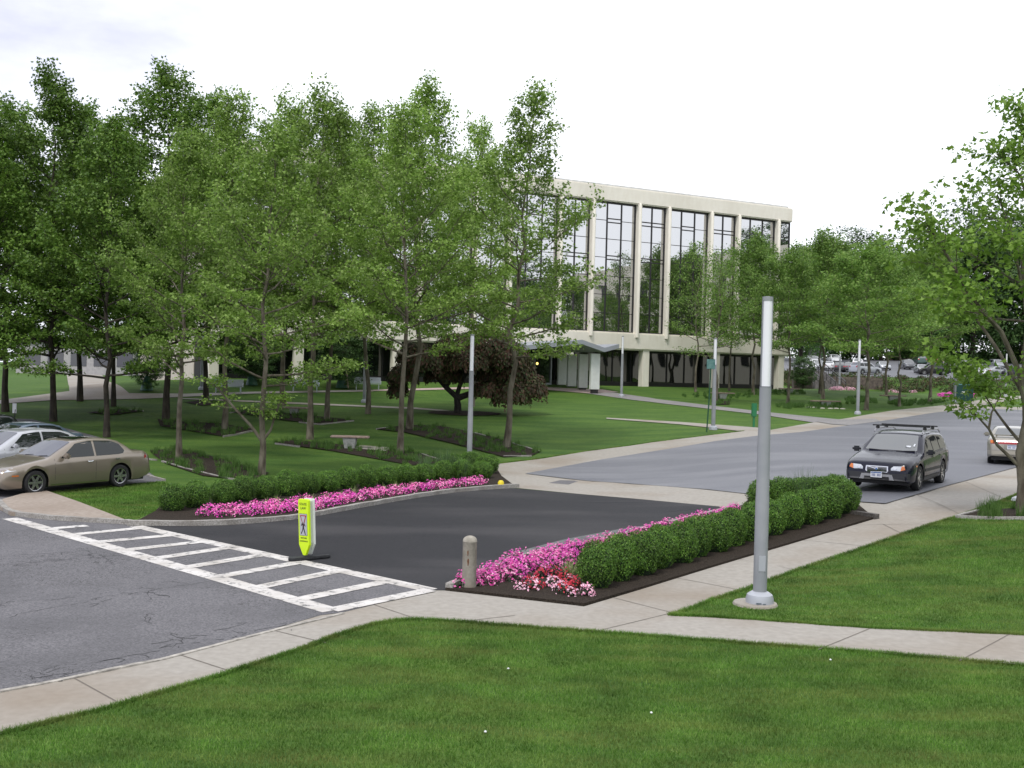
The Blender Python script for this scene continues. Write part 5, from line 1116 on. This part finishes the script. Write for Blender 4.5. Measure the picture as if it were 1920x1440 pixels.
# station wagon
NAVY=pbr('dark_navy_paint',(.006,.007,.019),.22,0,.25,.30)
CLAD=pbr('dark_cladding',(.030,.031,.036),.55); SILV=pbr('silver_trim',(.42,.42,.44),.35,.5)
VW=dict(L=4.73,W=1.86,xf=.93,xr=3.69,wr=.34,tum=.36,mat=NAVY,spk=5,
 top=[(0,.56),(.03,.70),(.09,.765),(.35,.84),(.8,.925),(1.2,.985),(1.32,1.0),(2.02,1.43),(2.2,1.49),(2.6,1.53),(3.3,1.54),(4.0,1.51),(4.28,1.46),(4.5,1.16),(4.66,1.02),(4.71,.8),(4.73,.6)],
 belt=[(0,.50),(.06,.66),(.4,.76),(1.2,.90),(2.5,.96),(3.8,1.0),(4.5,1.0),(4.7,.78),(4.73,.55)],
 wid=[(0,.80),(.05,.87),(.15,.925),(.35,.965),(.9,.99),(2,1),(4.2,.985),(4.6,.94),(4.73,.86)], rock=[(0,.30),(.12,.24),(.7,.24),(4.0,.26),(4.73,.34)],
 sidewin=[[(1.62,1.0),(2.12,1.36),(2.40,1.42),(2.52,1.42),(2.52,1.0)],[(2.60,1.0),(2.60,1.43),(3.36,1.43),(3.36,1.03)],[(3.44,1.03),(3.44,1.43),(4.05,1.40),(4.33,1.12),(4.36,1.06)]],
 shield=[(1.36,-.66),(1.36,.66),(1.40,.70),(2.02,.585),(2.05,.55),(2.05,-.55),(2.02,-.585),(1.40,-.70)],rearwin=[(4.27,-.52),(4.27,.52),(4.5,.60),(4.5,-.60)],
 lines=[rect(1.52,1.528,.42,.95),rect(2.555,2.563,.36,.97),rect(3.44,3.448,.62,.99)],handles=[rect(2.28,2.46,.845,.875),rect(3.20,3.38,.865,.895)],darkh=True,
 sidepatch=[(rect(1.42,3.24,.48,.56),CLAD),(rect(1.35,3.27,.26,.36),CLAD),([(.48,.70),(.6,.70),(.6,.66),(.48,.66)],AMB)],
 front=[([(-.27,.50),(.27,.50),(.30,.54),(.29,.665),(-.29,.665),(-.30,.54)],CHR,'grille_frame',False),([(-.235,.525),(.235,.525),(.262,.55),(.255,.64),(-.255,.64),(-.262,.55)],TRIM,'grille',False),
   ([(.37,.565),(.60,.56),(.735,.60),(.70,.69),(.43,.675),(.37,.62)],LENS,'headlight',True),([(-.90,.30),(.90,.30),(.90,.50),(.3,.48),(-.3,.48),(-.90,.50)],CLAD,'bumper',False),
   ([(-.47,.26),(.47,.26),(.40,.45),(-.40,.45)],SILV,'skid_plate',False),([(-.34,.30),(.34,.30),(.32,.385),(-.32,.385)],TRIM,'air_intake',False)],
 mir=(1.62,.93),mirmat=pbr('mirror_dark',(.012,.013,.02),.3,0,.5,.5))
pf=P(1706,926); prr=P(1769,905); hd=math.atan2(pf[1]-prr[1],pf[0]-prr[0])
# wheel contact points are on the car's left side
fw=np.array([math.cos(hd),math.sin(hd)]); lf=np.array([-fw[1],fw[0]]); midw=(pf[:2]+prr[:2])/2; cen=midw-lf*.80-fw*(4.73/2-(.93+3.69)/2)*-1*0
cen=midw-lf*.80+fw*((.93+3.69)/2-4.73/2)
t,bvh,X=make_car(VW,'station_wagon','dark navy station wagon with black roof bars facing the camera in the lot',(cen[0],cen[1],float(terr(*cen))+.035),hd)
ob=[c for c in t.children if c.name.startswith('grille')]
def ribs(par,off=.022):
    for z in (.558,.585,.612): patch(bvh,rect(-.25,.25,z,z+.012),'x','grille_bar',pbr('dull_chrome',(.3,.3,.31),.3,.8),par,off=off,step=.1)
ribs(t); patch(bvh,[(-.25,.633),(-.20,.64),(.26,.535),(.20,.528)],'x','grille_slash',CHR,t,off=.03,step=.1)
patch(bvh,[(.045*math.cos(a),.585+.045*math.sin(a)) for a in np.linspace(0,6.28,13)[:-1]],'x','badge',CHR,t,off=.036,step=.2)
patch(bvh,[(.028*math.cos(a),.585+.028*math.sin(a)) for a in np.linspace(0,6.28,13)[:-1]],'x','badge_centre',PLB,t,off=.042,step=.2)
patch(bvh,[(.62,.565),(.735,.60),(.70,.69),(.64,.683)],'x','indicator',AMB,t,off=.016); patch(bvh,[(-.62,.565),(-.735,.60),(-.70,.69),(-.64,.683)],'x','indicator',AMB,t,off=.016)
for s in (1,-1): patch(bvh,[(s*(.47+.055*math.cos(a)),.62+.045*math.sin(a)) for a in np.linspace(0,6.28,11)[:-1]],'x','lamp_bulb',CHR,t,off=.016)
def plate(x,zc,par,sgn=1,wd=.30,hgt=.155):
    b=MB(); b.box(x-.008 if sgn>0 else x-.008,x+.008,-wd/2,wd/2,zc-hgt/2,zc+hgt/2); o=b.build('licence_plate',PLT,par,bevel=.004)
    b=MB(); xx=x+sgn*.009; b.box(min(xx,xx+sgn*.002),max(xx,xx+sgn*.002),-wd/2+.01,wd/2-.01,zc+hgt/2-.035,zc+hgt/2-.008); b.build('plate_band',PLB,o)
    b=MB()
    for k in range(7):
        if k==3: continue
        yy=-wd/2+.035+k*.035; b.box(min(xx,xx+sgn*.002),max(xx,xx+sgn*.002),yy,yy+.019,zc-.045,zc+.025)
    b.build('plate_characters',pbr('plate_ink',(.08,.10,.25),.6),o)
plate(4.73/2+.045,.435,t)
b=MB()
for s in (1,-1):
    b=MB(); b.tube([(X(2.1),s*.66,1.50),(X(2.2),s*.66,1.56),(X(2.5),s*.655,1.59),(X(4.0),s*.64,1.58),(X(4.25),s*.635,1.53),(X(4.32),s*.635,1.47)],.017,8); b.build('roof_rail',pbr('rail_silver',(.35,.35,.37),.3,.7),t,smooth=True)
for x in (2.42,3.35):
    b=MB(); b.box(X(x)-.03,X(x)+.03,-.80,.80,1.655,1.69); 
    bar=b.build('roof_bar',TRIM,t,bevel=.01)
    for s in (1,-1): b=MB(); b.box(X(x)-.06,X(x)+.06,s*.655-.045,s*.655+.045,1.58,1.655); b.build('bar_clamp',TRIM,bar,bevel=.015)
for s in (1,-1):
    b=MB(); b.tube([(X(1.34),s*.1+.05,1.012),(X(1.36),s*.1+.55*(1 if s>0 else -.9),1.035)],.012,6); b.build('wiper',TRIM,t)
patch(bvh,[(X(1.50),.50),(X(1.50),.36),(X(1.57),.36),(X(1.57),.50)],'z','sticker',PLT,t,off=.016); patch(bvh,[(X(1.55),.60),(X(1.55),.56),(X(1.66),.56),(X(1.66),.60)],'z','sticker',PLT,t,off=.016)
# sedan profiles
def sedan(L,W,xf,xr,wr,H,mat,roof=(2.35,2.65,3.05,3.45),cowl=1.45,rb=4.12,deck=1.03,**k):
    a,b,c,d=roof
    sp=dict(L=L,W=W,xf=xf,xr=xr,wr=wr,tum=.40,mat=mat,
     top=[(0,.52),(.03,.62),(.1,.70),(.4,.785),(.9,.88),(cowl-.12,.945),(cowl,.965),(a-.1,H-.10),(a,H-.055),(b,H-.01),(c,H),(d,H-.035),(d+.25,H-.105),(rb,deck+.03),(rb+.1,deck+.005),(L-.2,deck-.02),(L-.06,deck-.12),(L-.02,.75),(L,.58)],
     belt=[(0,.47),(.08,.60),(.4,.72),(cowl,.88),(2.6,.93),(3.9,.955),(L-.3,.93),(L-.08,.80),(L,.53)],
     wid=[(0,.74),(.06,.83),(.18,.90),(.4,.95),(.95,.985),(2,1),(4.1,.985),(L-.3,.94),(L-.08,.88),(L,.80)], rock=[(0,.26),(.15,.2),(L-.5,.2),(L,.33)],
     sidewin=[[(cowl+.33,.945),(a-.02,H-.14),(b-.02,H-.085),(b+.12,H-.08),(b+.12,.955)],[(b+.19,.955),(b+.19,H-.08),(d-.05,H-.105),(d+.22,H-.20),(d+.36,1.06),(d+.30,.985),(d+.12,.965)]],
     shield=[(cowl+.03,-.64),(cowl+.03,.64),(cowl+.09,.68),(a-.10,.56),(a-.07,.53),(a-.07,-.53),(a-.10,-.56),(cowl+.09,-.68)],
     rearwin=[(d+.16,-.50),(d+.16,.50),(rb-.10,.60),(rb-.04,.56),(rb-.04,-.56),(rb-.10,-.60)],
     lines=[rect(cowl+.13,cowl+.138,.36,.93),rect(b+.152,b+.16,.30,.95),rect(d+.30,d+.308,.66,.96)],handles=[rect(b-.13,b+.04,.80,.835),rect(d-.01,d+.15,.82,.855)],
     sidepatch=[(rect(cowl+.10,d-.05,.50,.525),None)],
     front=[([(.36,.56),(.66,.575),(.70,.66),(.46,.665),(.36,.62)],LENS,'headlight',True),(rect(-.28,.28,.50,.63),TRIM,'grille',False),(rect(-.45,.45,.26,.36),TRIM,'air_intake',False)],
     rear=[([(.40,.72),(.78,.70),(.74,.88),(.42,.86)],TAIL,'taillight',True),(rect(-.75,.75,.40,.43),TRIM,'bumper_seam',False)],mir=(cowl+.42,.93)); sp.update(k); return sp
TAN=paint('tan_metallic_paint',(.27,.228,.182),.45,.28)
LX=sedan(4.87,1.81,.98,3.70,.325,1.45,TAN,roof=(2.30,2.70,3.10,3.50),cowl=1.42,rb=4.18,deck=1.04,spk=6)
LX['sidepatch']+=[([(4.56,.80),(4.80,.84),(4.76,.94),(4.66,.95),(4.56,.88)],TAIL),([(.30,.56),(.48,.56),(.48,.53),(.30,.53)],AMB),([(.12,.64),(.42,.68),(.36,.74),(.14,.71)],LENS),(rect(1.35,3.33,.235,.25),CHR)]
pf=P(59,929); prr=P(225,913.5); hd=math.atan2(pf[1]-prr[1],pf[0]-prr[0]); fw=np.array([math.cos(hd),math.sin(hd)]); lf=np.array([-fw[1],fw[0]])
cen=(pf[:2]+prr[:2])/2-lf*.79+fw*((.98+3.70)/2-4.87/2)
t,bvh,X=make_car(LX,'sedan','tan metallic sedan nearest the lawn, parked side on at the left',(cen[0],cen[1],float(terr(*cen))+.015),hd)
patch(bvh,[(X(2.45),-.38),(X(2.45),.38),(X(2.95),.38),(X(2.95),-.38)],'z','sunroof',GLC,t,off=.008)
for s in (1,-1): b=MB(); b.tube([(X(1.45),s*.3,.99),(X(1.5),s*.3+.3,1.01)],.012,6); b.build('wiper',TRIM,t)
perp=-lf
SIL=paint('silver_white_paint',(.48,.49,.52),.3,.3); BLUE=paint('slate_blue_paint',(.085,.125,.18),.4,.3); NGT=paint('near_black_paint',(.012,.014,.018),.3,.25)
SV=sedan(5.0,1.85,1.0,3.8,.33,1.47,SIL,roof=(2.25,2.7,3.2,3.6),cowl=1.4,rb=4.45,deck=1.04)
q_=P(192,886); c2=q_[:2]+fw*2.5-lf*.92; make_car(SV,'sedan','silver white sedan parked between the tan sedan and the blue car',(c2[0],c2[1],float(terr(*c2))+.015),hd)
q_=P(168,864); c3=q_[:2]+fw*2.4-lf*.9; BV=sedan(4.8,1.8,.95,3.65,.32,1.42,BLUE); make_car(BV,'sedan','slate blue sedan parked behind the silver white one',(c3[0],c3[1],float(terr(*c3))+.015),hd)
q_=P(52,850); c4=q_[:2]+fw*2.36-lf*.93; make_car(VW,'station_wagon','near black car at the left frame edge beyond the blue sedan',(c4[0],c4[1],float(terr(*c4))+.015),hd,mat=NGT)
# beige sedan seen from behind
BEI=paint('beige_metallic_paint',(.30,.28,.235),.3,.32)
SN=sedan(4.35,1.69,.85,3.39,.29,1.39,BEI,roof=(2.05,2.35,2.8,3.1),cowl=1.25,rb=3.78,deck=1.0,
 rear=[([(-.70,.77),(.70,.77),(.72,.90),(-.72,.90)],TAIL,'tail_lamp_band',False),([(.46,.79),(.58,.79),(.58,.88),(.46,.88)],LENS,'reversing_lamp',True),([(.60,.78),(.70,.79),(.72,.89),(.60,.89)],AMB,'indicator',True),
  (rect(-.26,.26,.58,.75),pbr('plate_recess',(.20,.19,.165),.5),'plate_recess',False),([(-.80,.36),(.80,.36),(.82,.52),(-.82,.52)],pbr('beige_bumper',(.36,.335,.28),.35,.1,.5,.4),'bumper',False)])
pw=P(1856,869.5); hd=rad(64); fw=np.array([math.cos(hd),math.sin(hd)]); lf=np.array([-fw[1],fw[0]])
cen=pw[:2]-lf*.74+fw*(3.39-4.35/2)
t,bvh,X=make_car(SN,'sedan','beige sedan seen from behind, partly behind the near right tree trunk',(cen[0],cen[1],float(terr(*cen))+.035),hd)
plate(-4.35/2-.012,.665,t,-1)
b=MB(); b.box(X(4.02),X(3.86),-.62,.62,1.075,1.10); b.box(X(4.0),X(3.9),-.55,-.50,.99,1.08); b.box(X(4.0),X(3.9),.50,.55,.99,1.08); b.build('spoiler',BEI,t)
b=MB(); b.box(X(4.05),X(3.99),-.07,.07,1.07,1.10); b.build('brake_lamp',TRIM,t)
# ---- distant cars in the upper lot: shared builds, one source of each body and colour
SUV=dict(VW); SUV.update(L=4.7,W=1.88,top=[(0,.65),(.03,.82),(.12,.92),(.5,1.0),(1.1,1.08),(1.25,1.12),(1.85,1.60),(2.1,1.69),(2.6,1.74),(3.6,1.74),(4.25,1.68),(4.5,1.3),(4.62,1.1),(4.7,.6)],belt=[(0,.58),(.1,.78),(.5,.9),(1.2,1.03),(4.5,1.08),(4.65,.9),(4.7,.55)],
 sidewin=[[(1.55,1.12),(2.0,1.5),(2.3,1.58),(2.45,1.58),(2.45,1.12)],[(2.53,1.12),(2.53,1.59),(3.3,1.59),(3.3,1.13)],[(3.38,1.13),(3.38,1.59),(4.05,1.56),(4.3,1.3),(4.3,1.16)]],
 shield=[(1.30,-.68),(1.30,.68),(1.86,.6),(1.95,.56),(1.95,-.56),(1.86,-.6)],front=VW['front'][2:4],sidepatch=[],lines=[],handles=[],mir=(1.5,1.08),mirmat=None)
FS=sedan(4.6,1.78,.92,3.58,.31,1.43,SIL); FS.update(lines=[],handles=[],sidepatch=[])
SUV['rear']=[([(.55,.95),(.80,.95),(.78,1.2),(.58,1.2)],TAIL,'taillight',True)]
cols=dict(white=pbr('car_white',(.62,.63,.64),.3,0,.5,.8),silver=paint('car_silver',(.36,.38,.40),.4),black=paint('car_black',(.012,.012,.014),.2),red=paint('car_red',(.28,.02,.02),.2),grey=paint('car_grey',(.12,.125,.135),.35),green=paint('car_green',(.02,.06,.045),.3),maroon=paint('car_maroon',(.11,.015,.02),.3))
proto={}
def far(kind_,col,px,Y,ang,lab):
    p=at(px,Y); key=(kind_,col); nm='sport_utility_vehicle' if kind_=='suv' else 'sedan'
    z=float(terr(p[0],p[1]))+.03
    if key not in proto:
        t,_,_=make_car(SUV if kind_=='suv' else FS,nm,lab,(p[0],p[1],z),rad(ang),'cars in the far upper car park',cols[col]); proto[key]=t
    else:
        t=copy_tree(proto[key]); t.location=(p[0],p[1],z); t.rotation_euler=(0,0,rad(ang)); t['label']=lab
    return t
FAR=[('sedan','white',1517,158,-100,'white sedan at the far left of the upper car park, lower row'),('sedan','silver',1534,166,-98,'silver sedan just behind the lower left white one in the upper car park'),('suv','white',1524,182,-95,'white sport utility vehicle under the grey block wall'),
 ('sedan','white',1551,162,80,'white sedan with red tail lamps left of the dark car by the steps'),('sedan','black',1572,158,78,'black sedan at the head of the steps'),('suv','white',1563,196,-95,'white sport utility vehicle high in the back row by the steps'),
 ('suv','silver',1622,152,25,'silver sport utility vehicle seen side on behind the corner lamp post'),('suv','white',1604,170,80,'white vehicle behind the silver sport utility vehicle'),('sedan','grey',1590,160,80,'grey sedan between the black sedan and the silver sport utility vehicle'),
 ('sedan','silver',1655,170,-97,'silver sedan right of the side on sport utility vehicle'),('sedan','silver',1728,160,-100,'silver sedan with bright windshield above the grey strip of asphalt'),('suv','black',1748,156,175,'black sport utility vehicle side on above the grey strip of asphalt'),
 ('suv','grey',1700,176,-95,'grey sport utility vehicle in the middle of the upper car park'),('sedan','white',1775,178,-95,'white sedan in the middle back row of the upper car park'),('sedan','maroon',1806,158,80,'maroon sedan with round tail lamps behind the green sign board'),
 ('sedan','white',1836,151,-110,'white sedan facing the camera just above the right planted bank'),('sedan','silver',1872,158,20,'silver sedan side on near the distant right lamp post'),('suv','silver',1868,190,-95,'silver sport utility vehicle in the back row before the brick building'),
 ('sedan','black',1909,154,-60,'black sedan at the right frame edge of the upper car park'),('suv','green',1722,200,85,'dark green sport utility vehicle in the back row near the brick building'),('sedan','grey',1805,190,80,'grey sedan in the back row before the brick building'),
 ('sedan','red',1760,196,80,'red sedan far back between the grey and green vehicles')]
for a in FAR: far(*a)
